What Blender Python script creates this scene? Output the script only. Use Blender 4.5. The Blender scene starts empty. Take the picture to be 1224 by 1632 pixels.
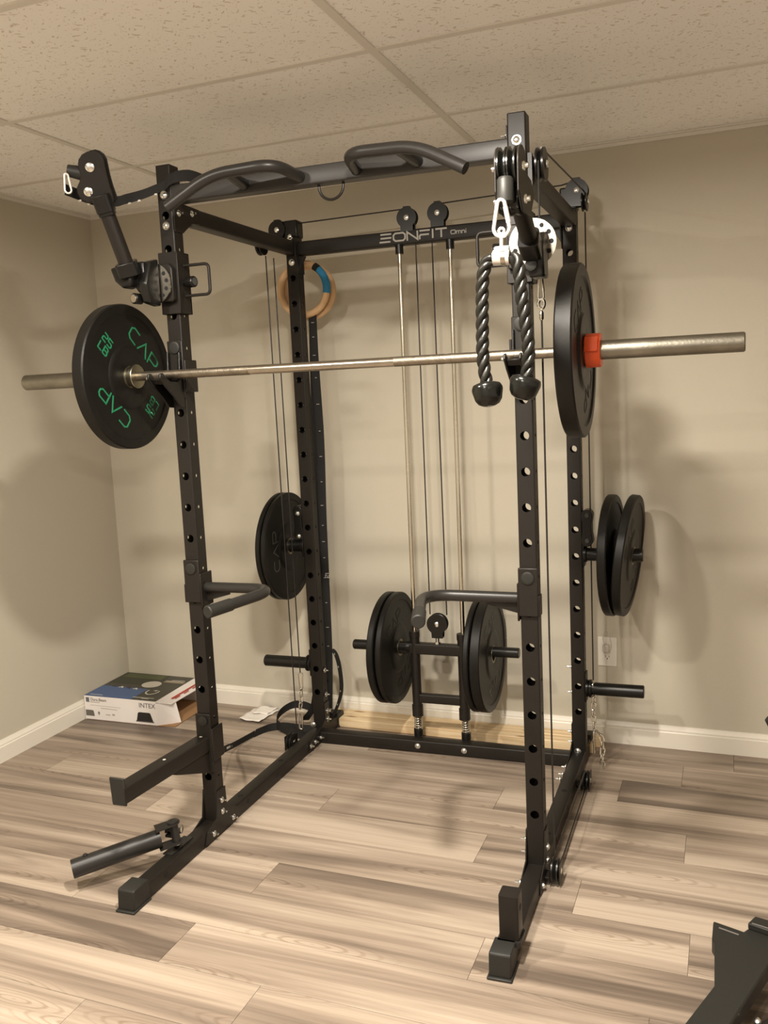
import bpy, bmesh, math, random
from mathutils import Vector, Matrix
from math import sin, cos, pi, radians
random.seed(7)
S = bpy.context.scene
COL = S.collection

# ------------------------------------------------------------------ camera
CAM_H, YAW, PITCH, ROLL, FPX = 1.4449, .3769, -.1349, -.0449, 1395.587
cy, sy, cp, sp = cos(YAW), sin(YAW), cos(PITCH), sin(PITCH)
fw = Vector((-sy * cp, cy * cp, sp)); rt = Vector((cy, sy, 0)); up = rt.cross(fw)
rt2 = cos(ROLL) * rt + sin(ROLL) * up; up2 = -sin(ROLL) * rt + cos(ROLL) * up
cam = bpy.data.cameras.new('camera'); camo = bpy.data.objects.new('camera', cam); COL.objects.link(camo)
m = Matrix.Identity(4)
for i, v in enumerate((rt2, up2, -fw)):
    for k in range(3): m[k][i] = v[k]
m[2][3] = CAM_H
camo.matrix_world = m
cam.sensor_fit = 'VERTICAL'; cam.sensor_height = 36; cam.sensor_width = 27
cam.lens = FPX / 1632 * 36; cam.clip_start = .05
S.camera = camo

# ------------------------------------------------------------------ view, world, lights
S.view_settings.view_transform = 'Standard'; S.view_settings.look = 'None'
S.view_settings.exposure = 0.0; S.view_settings.gamma = 1.0; S.view_settings.use_curve_mapping = False
w = bpy.data.worlds.new('world'); S.world = w; w.use_nodes = True
w.node_tree.nodes['Background'].inputs[0].default_value = (.9, .75, .5, 1)
w.node_tree.nodes['Background'].inputs[1].default_value = .02
LIGHT_POWER = 36.0
LIGHT_COLOR = (1.0, .915, .80)
LAMPS = [(-.62, 1.40, 1.9, 'centre lamp of the row nearest the rack'), (-1.60, 1.10, 1.05, 'left lamp of the row nearest the rack'), (-.62, .15, .95, 'centre lamp of the middle row'), (1.35, -.25, .12, 'right lamp of the middle row'), (-.62, -1.15, 1.3, 'left lamp of the row farthest from the rack'), (1.35, -1.55, .30, 'right lamp of the row farthest from the rack')]
ZC, TILEZ, YB, XL = 2.3096, 2.3275, 3.4874, -2.7984

# ------------------------------------------------------------------ rack frame (u right, v back, z up) -> world
U = Vector((.99931, .037114, 0)); V = Vector((-.006846, .999977, 0)); Zv = Vector((-.005628, .007287, 1))
T0 = Vector((-1.6263, 2.34917, 0))
W, D, SS, H = 1.1368, .9026, .05, 2.162
def rk(p): return T0 + p[0] * U + p[1] * V + p[2] * Zv
def wd(p): return Vector(p)

# ------------------------------------------------------------------ materials
def mat(name, color, rough=.5, metal=0., spec=.5, bump=0, bscale=200, var=0, vscale=8, coat=0):
    M = bpy.data.materials.new(name); M.use_nodes = True
    nt = M.node_tree; b = nt.nodes['Principled BSDF']
    b.inputs['Base Color'].default_value = (*color, 1); b.inputs['Roughness'].default_value = rough
    b.inputs['Metallic'].default_value = metal; b.inputs['Specular IOR Level'].default_value = spec
    b.inputs['Coat Weight'].default_value = coat
    tc = nt.nodes.new('ShaderNodeTexCoord')
    if bump:
        n = nt.nodes.new('ShaderNodeTexNoise'); n.inputs['Scale'].default_value = bscale; n.inputs['Detail'].default_value = 3
        bp = nt.nodes.new('ShaderNodeBump'); bp.inputs['Strength'].default_value = bump; bp.inputs['Distance'].default_value = .002
        nt.links.new(tc.outputs['Object'], n.inputs['Vector']); nt.links.new(n.outputs[0], bp.inputs['Height'])
        nt.links.new(bp.outputs[0], b.inputs['Normal'])
    if var:
        n2 = nt.nodes.new('ShaderNodeTexNoise'); n2.inputs['Scale'].default_value = vscale; n2.inputs['Detail'].default_value = 6
        nt.links.new(tc.outputs['Object'], n2.inputs['Vector'])
        mx = nt.nodes.new('ShaderNodeMix'); mx.data_type = 'RGBA'
        mx.inputs[6].default_value = (*[c * (1 - var) for c in color], 1)
        mx.inputs[7].default_value = (*[min(1, c * (1 + var)) for c in color], 1)
        nt.links.new(n2.outputs[0], mx.inputs[0]); nt.links.new(mx.outputs[2], b.inputs['Base Color'])
    return M
BLACK = mat('powder_coated_black', (.0125, .0103, .0082), .42, 0, .30, .08, 900, .12, 30)
TUBEB = mat('satin_black_tube', (.020, .0185, .017), .36, 0, .38, .06, 700)
PLAST = mat('black_plastic', (.0075, .007, .0062), .30, 0, .35)
RUBBER = mat('black_rubber', (.0070, .0064, .0052), .42, 0, .22, .15, 500, .15, 20)
RUBBER_G = mat('glossy_black_rubber', (.006, .006, .005), .20, 0, .4, .03, 300)
CAPB = mat('matte_black_plastic_foot', (.018, .0175, .015), .5, 0, .35, .1, 600)
HOLEB = mat('dark_hole', (.004, .004, .004), .8)
ROPEM = mat('black_nylon_rope', (.012, .0115, .0095), .30, 0, .4, .2, 400)
CHROME = mat('zinc_bolt', (.80, .81, .78), .22, 1, .5)
CHROMED = mat('chromed_steel', (.78, .76, .70), .12, 1)
DISCM = mat('brushed_steel_disc', (.50, .46, .39), .24, 1, .5, .05, 120, .15, 25)
STEEL = mat('worn_bar_steel', (.27, .235, .185), .42, 1, .5, .35, 260, .45, 55)
SLEEVE = mat('dull_sleeve_steel', (.24, .225, .185), .38, 1, .5, .2, 160, .35, 22)
RODM = mat('polished_guide_rod', (.74, .70, .60), .20, 1)
CHROMEB = mat('polished_bar_steel', (.52, .48, .41), .22, 1, .5, .1, 200, .2, 40)
COLLM = mat('bronze_grey_collar', (.34, .32, .24), .30, 1)
CABLEM = mat('black_coated_cable', (.012, .011, .01), .4)
STRAPM = mat('black_woven_strap', (.015, .014, .013), .75, 0, .3, .4, 900)
GREEN = mat('green_print', (.012, .17, .075), .5)
GREY = mat('grey_print', (.42, .41, .38), .5)
DGREY = mat('dark_grey_relief', (.045, .045, .042), .5)
ORANGE = mat('orange_plastic', (.75, .085, .012), .4)
WOODR = mat('birch_ring', (.62, .40, .21), .5, 0, .5, 0, 100, .12, 40)
BLUE = mat('blue_grip_tape', (.03, .22, .42), .6, 0, .3, .3, 500)
WHITEP = mat('white_plastic', (.80, .76, .68), .35)
PAPER = mat('white_paper', (.80, .76, .70), .8, 0, .2, .2, 60)
TRIMW = mat('white_semi_gloss_trim', (.78, .74, .65), .35)
CARD = mat('white_printed_carton', (.78, .74, .71), .6, 0, .4, .1, 90, .04, 12)
BROWN = mat('raw_cardboard', (.36, .20, .09), .85)
DARKP = mat('dark_olive_print', (.050, .048, .036), .45)
GREENP = mat('green_photo_print', (.07, .085, .030), .45)
OLIVE = mat('dark_green_photo_print', (.030, .034, .020), .45)
BLUEP = mat('blue_photo_print', (.06, .11, .24), .45)
TANP = mat('tan_print', (.27, .22, .15), .5)
REDP = mat('red_print', (.45, .05, .03), .6)
LPRINT = mat('light_print', (.60, .57, .50), .5)
BLKP = mat('black_print', (.02, .018, .016), .4)
WALLM = mat('greige_wall_paint', (.535, .495, .405), .62, 0, .3, .25, 260)
WALLD = mat('bounce_wall_white', (.93, .92, .90), .6, 0, .3)  # unseen walls only: near-white chosen to bounce more light onto the ceiling
PINE = mat('pine', (.62, .43, .23), .6, 0, .4)
nt = PINE.node_tree; b = nt.nodes['Principled BSDF']
tc = nt.nodes.new('ShaderNodeTexCoord'); mp = nt.nodes.new('ShaderNodeMapping'); mp.inputs['Scale'].default_value = (1.2, 22, 22)
wv = nt.nodes.new('ShaderNodeTexNoise'); wv.inputs['Scale'].default_value = 3; wv.inputs['Detail'].default_value = 5
cr = nt.nodes.new('ShaderNodeValToRGB'); cr.color_ramp.elements[0].color = (.60, .42, .23, 1); cr.color_ramp.elements[1].color = (.76, .60, .38, 1)
cr.color_ramp.elements[0].position = .35; cr.color_ramp.elements[1].position = .6
vo = nt.nodes.new('ShaderNodeTexVoronoi'); vo.inputs['Scale'].default_value = 5; mp2 = nt.nodes.new('ShaderNodeMapping'); mp2.inputs['Scale'].default_value = (.7, 2.2, 2.2)
kr = nt.nodes.new('ShaderNodeValToRGB'); kr.color_ramp.elements[0].color = (.25, .11, .04, 1); kr.color_ramp.elements[1].color = (1, 1, 1, 1)
kr.color_ramp.elements[0].position = .02; kr.color_ramp.elements[1].position = .13
mu = nt.nodes.new('ShaderNodeMix'); mu.data_type = 'RGBA'; mu.blend_type = 'MULTIPLY'; mu.inputs[0].default_value = 1
L = nt.links.new
L(tc.outputs['Object'], mp.inputs[0]); L(mp.outputs[0], wv.inputs['Vector']); L(wv.outputs[0], cr.inputs[0])
L(tc.outputs['Object'], mp2.inputs[0]); L(mp2.outputs[0], vo.inputs['Vector']); L(vo.outputs['Distance'], kr.inputs[0])
L(cr.outputs[0], mu.inputs[6]); L(kr.outputs[0], mu.inputs[7]); L(mu.outputs[2], b.inputs['Base Color'])

def floor_material():
    M = bpy.data.materials.new('vinyl_plank_floor'); M.use_nodes = True; nt = M.node_tree; L = nt.links.new
    b = nt.nodes['Principled BSDF']; N = nt.nodes.new
    at = N('ShaderNodeAttribute'); at.attribute_name = 'plank'
    geo = N('ShaderNodeNewGeometry')
    sc = N('ShaderNodeVectorMath'); sc.operation = 'MULTIPLY_ADD'; sc.inputs[1].default_value = (37, 37, 37)
    L(at.outputs['Color'], sc.inputs[0]); L(geo.outputs['Position'], sc.inputs[2])
    def noise(scale, det, dist, rough=.55):
        mp = N('ShaderNodeMapping'); mp.inputs['Scale'].default_value = scale; L(sc.outputs[0], mp.inputs[0])
        n = N('ShaderNodeTexNoise'); n.inputs['Scale'].default_value = 1; n.inputs['Detail'].default_value = det
        n.inputs['Distortion'].default_value = dist; n.inputs['Roughness'].default_value = rough
        L(mp.outputs[0], n.inputs['Vector']); return n.outputs[0]
    big = noise((.50, 9.0, 1), 5, .8)            # wide streaks along the plank
    fine = noise((1.6, 80, 1), 5, .3, .6)      # fine grain
    knot = noise((2.4, 5.5, 1), 1, 2.2)
    r1 = N('ShaderNodeValToRGB'); e = r1.color_ramp.elements
    e[0].position = .33; e[0].color = (.140, .108, .084, 1); e[1].position = .63; e[1].color = (.450, .372, .295, 1)
    e2 = r1.color_ramp.elements.new(.47); e2.color = (.290, .230, .178, 1)
    sep = N('ShaderNodeSeparateColor'); L(at.outputs['Color'], sep.inputs[0])
    a1 = N('ShaderNodeMath'); a1.operation = 'MULTIPLY_ADD'; a1.inputs[1].default_value = .08; a1.inputs[2].default_value = -.045
    L(sep.outputs[0], a1.inputs[0])
    a2 = N('ShaderNodeMath'); a2.operation = 'ADD'; L(a1.outputs[0], a2.inputs[0]); L(big, a2.inputs[1]); L(a2.outputs[0], r1.inputs[0])
    r2 = N('ShaderNodeValToRGB'); e = r2.color_ramp.elements
    e[0].position = .34; e[0].color = (.80, .78, .76, 1); e[1].position = .58; e[1].color = (1.05, 1.05, 1.05, 1); L(fine, r2.inputs[0])
    mx = N('ShaderNodeMix'); mx.data_type = 'RGBA'; mx.blend_type = 'MULTIPLY'; mx.inputs[0].default_value = .75
    L(r1.outputs[0], mx.inputs[6]); L(r2.outputs[0], mx.inputs[7])
    mp = N('ShaderNodeMapping'); mp.inputs['Scale'].default_value = (1.05, 6.5, 1); L(sc.outputs[0], mp.inputs[0])
    vo = N('ShaderNodeTexVoronoi'); vo.voronoi_dimensions = '2D'; vo.inputs['Scale'].default_value = 1; L(mp.outputs[0], vo.inputs['Vector'])
    s1 = N('ShaderNodeMath'); s1.operation = 'MULTIPLY_ADD'; s1.inputs[1].default_value = 3.5; L(fine, s1.inputs[0])
    s2 = N('ShaderNodeMath'); s2.operation = 'MULTIPLY'; s2.inputs[1].default_value = 120; L(vo.outputs['Distance'], s2.inputs[0]); L(s2.outputs[0], s1.inputs[2])
    s3 = N('ShaderNodeMath'); s3.operation = 'SINE'; L(s1.outputs[0], s3.inputs[0])
    wr = N('ShaderNodeValToRGB'); wr.color_ramp.elements[0].color = (1, 1, 1, 1); wr.color_ramp.elements[0].position = .25
    wr.color_ramp.elements[1].color = (.76, .72, .68, 1); wr.color_ramp.elements[1].position = .95; L(s3.outputs[0], wr.inputs[0])
    kr = N('ShaderNodeValToRGB'); kr.color_ramp.elements[0].color = (1, 1, 1, 1); kr.color_ramp.elements[0].position = .10; kr.color_ramp.elements[1].color = (0, 0, 0, 1); kr.color_ramp.elements[1].position = .30; L(vo.outputs['Distance'], kr.inputs[0])
    m3 = N('ShaderNodeMix'); m3.data_type = 'RGBA'; m3.blend_type = 'MULTIPLY'
    L(kr.outputs[0], m3.inputs[0]); L(mx.outputs[2], m3.inputs[6]); L(wr.outputs[0], m3.inputs[7])
    L(m3.outputs[2], b.inputs['Base Color'])
    b.inputs['Roughness'].default_value = .42; b.inputs['Specular IOR Level'].default_value = .4
    bp = N('ShaderNodeBump'); bp.inputs['Strength'].default_value = .12; bp.inputs['Distance'].default_value = .002
    L(fine, bp.inputs['Height']); L(bp.outputs[0], b.inputs['Normal'])
    return M
FLOORM = floor_material()

def ceiling_material():
    M = bpy.data.materials.new('fissured_ceiling_tile'); M.use_nodes = True; nt = M.node_tree; L = nt.links.new
    b = nt.nodes['Principled BSDF']; N = nt.nodes.new
    geo = N('ShaderNodeNewGeometry'); masks = []
    wn = N('ShaderNodeTexNoise'); wn.inputs['Scale'].default_value = 26; L(geo.outputs['Position'], wn.inputs['Vector'])
    wm = N('ShaderNodeMix'); wm.data_type = 'RGBA'; wm.blend_type = 'ADD'; wm.inputs[0].default_value = .035
    L(geo.outputs['Position'], wm.inputs[6]); L(wn.outputs['Color'], wm.inputs[7])
    for ang, scl, ln, thr in ((.6, 50, 3.4, .085), (2.4, 55, 3.0, .08), (1.4, 90, 1.6, .09)):
        mp = N('ShaderNodeMapping'); mp.vector_type = 'TEXTURE'
        mp.inputs['Rotation'].default_value = (0, 0, ang); mp.inputs['Scale'].default_value = (ln / scl, 1 / scl, 1 / scl)
        L(wm.outputs[2], mp.inputs[0])
        v = N('ShaderNodeTexVoronoi'); v.inputs['Scale'].default_value = 1; v.inputs['Randomness'].default_value = 1; v.voronoi_dimensions = '2D'
        L(mp.outputs[0], v.inputs['Vector'])
        # vary fleck size per cell
        c = N('ShaderNodeSeparateColor'); L(v.outputs['Color'], c.inputs[0])
        mm = N('ShaderNodeMath'); mm.operation = 'MULTIPLY'; mm.inputs[1].default_value = thr * 1.7; L(c.outputs[0], mm.inputs[0])
        lt = N('ShaderNodeMath'); lt.operation = 'LESS_THAN'; L(v.outputs['Distance'], lt.inputs[0]); L(mm.outputs[0], lt.inputs[1])
        masks.append(lt.outputs[0])
    cur = masks[0]
    for k in masks[1:]:
        a = N('ShaderNodeMath'); a.operation = 'MAXIMUM'; L(cur, a.inputs[0]); L(k, a.inputs[1]); cur = a.outputs[0]
    mx = N('ShaderNodeMix'); mx.data_type = 'RGBA'; mx.inputs[6].default_value = (.94, .93, .90, 1); mx.inputs[7].default_value = (.68, .63, .56, 1)
    L(cur, mx.inputs[0]); L(mx.outputs[2], b.inputs['Base Color']); b.inputs['Roughness'].default_value = .9
    b.inputs['Specular IOR Level'].default_value = .2
    return M
CEILM = ceiling_material()
GRIDM = mat('ceiling_grid_enamel', (.74, .71, .65), .5)

# ------------------------------------------------------------------ mesh builder
class B:
    def __init__(s, sp=rk): s.v = []; s.f = []; s.m = []; s.mi = 0; s.sp = sp
    def add(s, vs, fs):
        o = len(s.v); s.v += [Vector(p) for p in vs]; s.f += [[o + i for i in f] for f in fs]; s.m += [s.mi] * len(fs); return s
    def box(s, a, b):
        (x0, y0, z0), (x1, y1, z1) = a, b
        return s.add([(x0, y0, z0), (x1, y0, z0), (x1, y1, z0), (x0, y1, z0), (x0, y0, z1), (x1, y0, z1), (x1, y1, z1), (x0, y1, z1)],
                     [(3, 2, 1, 0), (4, 5, 6, 7), (0, 1, 5, 4), (1, 2, 6, 5), (2, 3, 7, 6), (3, 0, 4, 7)])
    def obox(s, c, ax, ay, az, hx, hy, hz):
        c, ax, ay, az = map(Vector, (c, ax, ay, az)); o = len(s.v)
        P = [c + i * hx * ax + j * hy * ay + k * hz * az for k in (-1, 1) for (i, j) in ((-1, -1), (1, -1), (1, 1), (-1, 1))]
        return s.add(P, [(3, 2, 1, 0), (4, 5, 6, 7), (0, 1, 5, 4), (1, 2, 6, 5), (2, 3, 7, 6), (3, 0, 4, 7)])
    def prism(s, pts, ext):
        ext = Vector(ext); n = len(pts); P = [Vector(p) for p in pts]
        return s.add(P + [p + ext for p in P], [tuple(range(n))[::-1], tuple(range(n, 2 * n))] + [(i, (i + 1) % n, n + (i + 1) % n, n + i) for i in range(n)])
    def tube(s, pts, r, n=12, closed=False, cap=True):
        P = [Vector(p) for p in pts]; N = len(P); rr = r if isinstance(r, (list, tuple)) else [r] * N
        tn = []
        for i in range(N):
            a = P[(i - 1) % N] if (closed or i) else P[0]; c = P[(i + 1) % N] if (closed or i < N - 1) else P[-1]
            t = (c - a); tn.append(t.normalized() if t.length > 1e-9 else Vector((0, 0, 1)))
        ref = Vector((0, 0, 1)) if abs(tn[0].z) < .9 else Vector((1, 0, 0))
        nr = (ref - tn[0] * ref.dot(tn[0])).normalized(); vs = []
        for i in range(N):
            nr = (nr - tn[i] * nr.dot(tn[i])).normalized(); bn = tn[i].cross(nr)
            vs += [P[i] + rr[i] * (cos(2 * pi * k / n) * nr + sin(2 * pi * k / n) * bn) for k in range(n)]
        fs = []
        for i in range(N if closed else N - 1):
            j = (i + 1) % N
            fs += [(i * n + k, i * n + (k + 1) % n, j * n + (k + 1) % n, j * n + k) for k in range(n)]
        if cap and not closed: fs += [tuple(range(n))[::-1], tuple((N - 1) * n + k for k in range(n))]
        return s.add(vs, fs)
    def cyl(s, a, b, r, n=20): return s.tube([a, b], r, n)
    def lathe(s, prof, o, ax, n=48, closed=False):
        o, ax = Vector(o), Vector(ax).normalized(); ref = Vector((0, 0, 1)) if abs(ax.z) < .9 else Vector((1, 0, 0))
        e1 = (ref - ax * ref.dot(ax)).normalized(); e2 = ax.cross(e1); m = len(prof)
        vs = [o + ax * a + r * (cos(2 * pi * k / n) * e1 + sin(2 * pi * k / n) * e2) for (a, r) in prof for k in range(n)]
        fs = [(i * n + k, i * n + (k + 1) % n, ((i + 1) % m) * n + (k + 1) % n, ((i + 1) % m) * n + k) for i in range(m if closed else m - 1) for k in range(n)]
        if not closed: fs += [tuple(range(n))[::-1], tuple((m - 1) * n + k for k in range(n))]
        return s.add(vs, fs)
    def plate(s, o, eu, ez, nn, w, z0, z1, holes, th=.0025, n=16):
        """wall plate with round holes: o origin, eu width dir, ez length dir, nn inward normal"""
        o, eu, ez, nn = map(Vector, (o, eu, ez, nn)); h = w / 2; segs = []; z = z0
        def P(x, y, d): return o + eu * x + ez * y + nn * d
        for (zc, r) in sorted(holes):
            if zc - h < z - 1e-6 or zc + h > z1: continue
            for d in (0, th): s.add([P(0, z, d), P(w, z, d), P(w, zc - h, d), P(0, zc - h, d)], [(0, 1, 2, 3)])
            ring = []; outer = []
            for k in range(n):
                a = 2 * pi * (k + .0) / n; c, q = cos(a), sin(a); f = h / max(abs(c), abs(q))
                ring.append((h + r * c, zc + r * q)); outer.append((h + f * c, zc + f * q))
            for d in (0, th):
                vs = [P(*p, d) for p in ring] + [P(*p, d) for p in outer]
                s.add(vs, [(k, (k + 1) % n, n + (k + 1) % n, n + k) for k in range(n)])
            s.add([P(*p, 0) for p in ring] + [P(*p, th) for p in ring], [(k, (k + 1) % n, n + (k + 1) % n, n + k) for k in range(n)])
            z = zc + h
        for d in (0, th): s.add([P(0, z, d), P(w, z, d), P(w, z1, d), P(0, z1, d)], [(0, 1, 2, 3)])
        return s
    def rbar(s, A, C, w, h, side, rc=.005, cap=True):
        """rounded rectangular bar from A to C, w across `side`, h across the third axis; A,C are axis centres"""
        A, C, side = Vector(A), Vector(C), Vector(side); t = (C - A).normalized()
        side = (side - t * side.dot(t)).normalized(); u2 = t.cross(side); pr = []
        for cx, cyy, a0 in ((1, 1, 0), (-1, 1, 1), (-1, -1, 2), (1, -1, 3)):
            for k in range(4):
                a = (a0 + k / 3) * pi / 2; pr.append(((w / 2 - rc) * cx + rc * cos(a), (h / 2 - rc) * cyy + rc * sin(a)))
        n = len(pr); vs = [q + side * x + u2 * y for q in (A, C) for (x, y) in pr]
        fs = [(k, (k + 1) % n, n + (k + 1) % n, n + k) for k in range(n)]
        if cap: fs += [tuple(range(n))[::-1], tuple(range(n, 2 * n))]
        return s.add(vs, fs)
    def ribbon(s, path, wdir, width, th, off=None):
        P = [Vector(p) for p in path]; N = len(P); vs = []
        for i in range(N):
            wv = Vector(wdir[i] if isinstance(wdir, list) else wdir).normalized()
            t = (P[min(i + 1, N - 1)] - P[max(i - 1, 0)]).normalized(); n = t.cross(wv).normalized()
            vs += [P[i] + wv * width / 2 + n * th / 2, P[i] - wv * width / 2 + n * th / 2, P[i] - wv * width / 2 - n * th / 2, P[i] + wv * width / 2 - n * th / 2]
        fs = [(i * 4 + k, i * 4 + (k + 1) % 4, i * 4 + 4 + (k + 1) % 4, i * 4 + 4 + k) for i in range(N - 1) for k in range(4)]
        fs += [(3, 2, 1, 0), (4 * N - 4, 4 * N - 3, 4 * N - 2, 4 * N - 1)]
        return s.add(vs, fs)
    def strokes(s, paths, width, o, ex, ey, n, th=.0008):
        """flat lettering: 2D polylines -> mitred ribbons lying on a plane"""
        o, ex, ey, n = map(Vector, (o, ex, ey, n))
        for path in paths:
            closed = path[0] == path[-1] and len(path) > 2
            P = [Vector((a, b_, 0)) for a, b_ in (path[:-1] if closed else path)]; N = len(P); Lf = []; Rt = []
            for i in range(N):
                a = P[i - 1] if (i or closed) else None; c = P[(i + 1) % N] if (i < N - 1 or closed) else None
                d1 = (P[i] - a).normalized() if a is not None else None; d2 = (c - P[i]).normalized() if c is not None else None
                if d1 is None: d1 = d2
                if d2 is None: d2 = d1
                n1 = Vector((-d1.y, d1.x, 0)); n2 = Vector((-d2.y, d2.x, 0)); mm = (n1 + n2)
                mm = mm.normalized() if mm.length > .1 else n1
                k = min(2., 1 / max(.3, mm.dot(n1))); Lf.append(P[i] + mm * k * width / 2); Rt.append(P[i] - mm * k * width / 2)
            for i in range(N if closed else N - 1):
                j = (i + 1) % N; q = [Lf[i], Rt[i], Rt[j], Lf[j]]; pts = [o + ex * p.x + ey * p.y for p in q]
                s.add(pts + [p + n * th for p in pts], [(0, 3, 2, 1), (4, 5, 6, 7), (0, 1, 5, 4), (1, 2, 6, 5), (2, 3, 7, 6), (3, 0, 4, 7)])
        return s
    def build(s, name, mats, parent=None, smooth=True, label=None, cat=None, group=None, kind=None, bev=0, ang=35, subd=0):
        if not isinstance(mats, (list, tuple)): mats = [mats]
        P = [s.sp(p) for p in s.v]
        if parent is not None: loc = Vector(parent.location)
        else:
            loc = Vector((sum(p.x for p in P) / len(P), sum(p.y for p in P) / len(P), min(p.z for p in P)))
        me = bpy.data.meshes.new(name); me.from_pydata([p - loc for p in P], [], s.f)
        for mt in mats: me.materials.append(mt)
        me.polygons.foreach_set('material_index', s.m)
        bm = bmesh.new(); bm.from_mesh(me)
        bmesh.ops.remove_doubles(bm, verts=bm.verts, dist=1e-5)
        bmesh.ops.recalc_face_normals(bm, faces=bm.faces); bm.to_mesh(me); bm.free()
        if smooth:
            me.polygons.foreach_set('use_smooth', [True] * len(me.polygons)); me.set_sharp_from_angle(angle=radians(ang))
        o = bpy.data.objects.new(name, me); COL.objects.link(o)
        if parent is not None:
            o.parent = parent
            ABS[o.name] = loc
        else: o.location = loc; ABS[o.name] = loc
        if label: o['label'] = label
        if cat: o['category'] = cat
        if group: o['group'] = group
        if kind: o['kind'] = kind
        if bev:
            md = o.modifiers.new('bevel', 'BEVEL'); md.width = bev; md.segments = 2; md.limit_method = 'ANGLE'; md.angle_limit = radians(40)
        return o
ABS = {}
def sub(name, b_, mats, parent, **k):
    """part whose parent sits at an absolute origin known from ABS"""
    o = ABS[parent.name]; P = [b_.sp(p) - o for p in b_.v]
    b_.v = P; b_.sp = wd
    me = bpy.data.meshes.new(name); me.from_pydata(P, [], b_.f)
    for mt in (mats if isinstance(mats, (list, tuple)) else [mats]): me.materials.append(mt)
    me.polygons.foreach_set('material_index', b_.m)
    bm = bmesh.new(); bm.from_mesh(me); bmesh.ops.remove_doubles(bm, verts=bm.verts, dist=1e-5)
    bmesh.ops.recalc_face_normals(bm, faces=bm.faces); bm.to_mesh(me); bm.free()
    me.polygons.foreach_set('use_smooth', [True] * len(me.polygons)); me.set_sharp_from_angle(angle=radians(k.get('ang', 35)))
    ob = bpy.data.objects.new(name, me); COL.objects.link(ob); ob.parent = parent
    if k.get('label'): ob['label'] = k['label']
    if k.get('kind'): ob['kind'] = k['kind']
    if k.get('bev'):
        md = ob.modifiers.new('bevel', 'BEVEL'); md.width = k['bev']; md.segments = 2; md.limit_method = 'ANGLE'; md.angle_limit = radians(40)
    ABS[ob.name] = o
    return ob
def thing(name, loc, label, cat, group=None):
    o = bpy.data.objects.new(name, None); COL.objects.link(o); o.location = loc; o.empty_display_size = .05
    o['label'] = label; o['category'] = cat
    if group: o['group'] = group
    ABS[o.name] = Vector(loc); return o
def struct(name, b_, mats, **k): return b_.build(name, mats, kind='structure', **k)
def arc(c, e1, e2, r, a0, a1, n): c, e1, e2 = map(Vector, (c, e1, e2)); return [c + r * (cos(a0 + (a1 - a0) * i / n) * e1 + sin(a0 + (a1 - a0) * i / n) * e2) for i in range(n + 1)]
def fillet(pts, rad, n=6):
    P = [Vector(p) for p in pts]; out = [P[0]]
    for i in range(1, len(P) - 1):
        a, b_, c = P[i - 1], P[i], P[i + 1]; r = min(rad, (a - b_).length * .48, (c - b_).length * .48)
        p0 = b_ + (a - b_).normalized() * r; p1 = b_ + (c - b_).normalized() * r
        out += [p0 * (1 - t) ** 2 + b_ * 2 * t * (1 - t) + p1 * t * t for t in [k / n for k in range(n + 1)]]
    return out + [P[-1]]
def smooth_path(pts, n=8):
    P = [Vector(p) for p in pts]; out = []
    for i in range(len(P) - 1):
        p0, p1, p2, p3 = P[max(i - 1, 0)], P[i], P[i + 1], P[min(i + 2, len(P) - 1)]
        for k in range(n):
            t = k / n; out.append(.5 * ((2 * p1) + (p2 - p0) * t + (2 * p0 - 5 * p1 + 4 * p2 - p3) * t * t + (3 * p1 - p0 - 3 * p2 + p3) * t ** 3))
    return out + [P[-1]]

# ================================================================== ROOM
RX, FY = 3.0, -3.2
b = B(wd); b.box((XL - .1, FY, -.06), (RX, YB + .1, -.003)); struct('floor', b, mat('plank_joint', (.26, .21, .165), .8), smooth=False)
# planks laid on the floor
PW, PL = .1765, 1.2187
off = {-2: -1.07, -1: -1.375, 1: -1.30, 2: -.39, 3: -.72, 7: -.145}
b = B(wd); cols = []
r0 = int((FY - 1.905) / PW) - 1
for r in range(r0, 12):
    y0 = 1.905 + r * PW; y1 = min(y0 + PW, YB); y0 = max(y0, FY)
    if y1 - y0 < .01: continue
    x0 = off.get(r, random.uniform(-1.2, 0)); k0 = math.ceil((XL - x0) / PL) - 1
    for k in range(k0, k0 + 8):
        xa, xb = max(x0 + k * PL, XL), min(x0 + (k + 1) * PL, RX)
        if xb - xa < .01: continue
        g = .0006
        b.box((xa + g, y0 + g, -.003), (xb - g, y1 - g, 0)); cols += [(random.random(), random.random(), random.random(), 1)] * 6
P = [Vector(p) for p in b.v]
me = bpy.data.meshes.new('floor'); me.from_pydata(P, [], b.f); me.materials.append(FLOORM)
ca = me.color_attributes.new('plank', 'FLOAT_COLOR', 'CORNER')
k = 0
for pi_, pl in enumerate(me.polygons):
    for li in pl.loop_indices: ca.data[li].color = cols[pi_]
fo = bpy.data.objects['floor']; fp = bpy.data.objects.new('floor_planks', me); COL.objects.link(fp); fp.parent = fo; fp.location = -ABS['floor']

b = B(wd); b.box((XL - .1, YB, -.05), (RX, YB + .1, ZC + .1)); struct('wall_back', b, WALLM, smooth=False)
b = B(wd); b.box((XL - .1, FY, -.05), (XL, YB, ZC + .1)); struct('wall_left', b, WALLM, smooth=False)
b = B(wd); b.box((RX, FY, -.05), (RX + .1, YB + .1, ZC + .1)); struct('wall_right', b, WALLD, smooth=False)
b = B(wd); b.box((XL - .1, FY - .1, -.05), (RX + .1, FY, ZC + .1)); struct('wall_front', b, WALLD, smooth=False)
b = B(wd); b.box((XL - .1, FY - .1, TILEZ), (RX + .1, YB + .1, TILEZ + .02)); struct('ceiling', b, CEILM, smooth=False)
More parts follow.
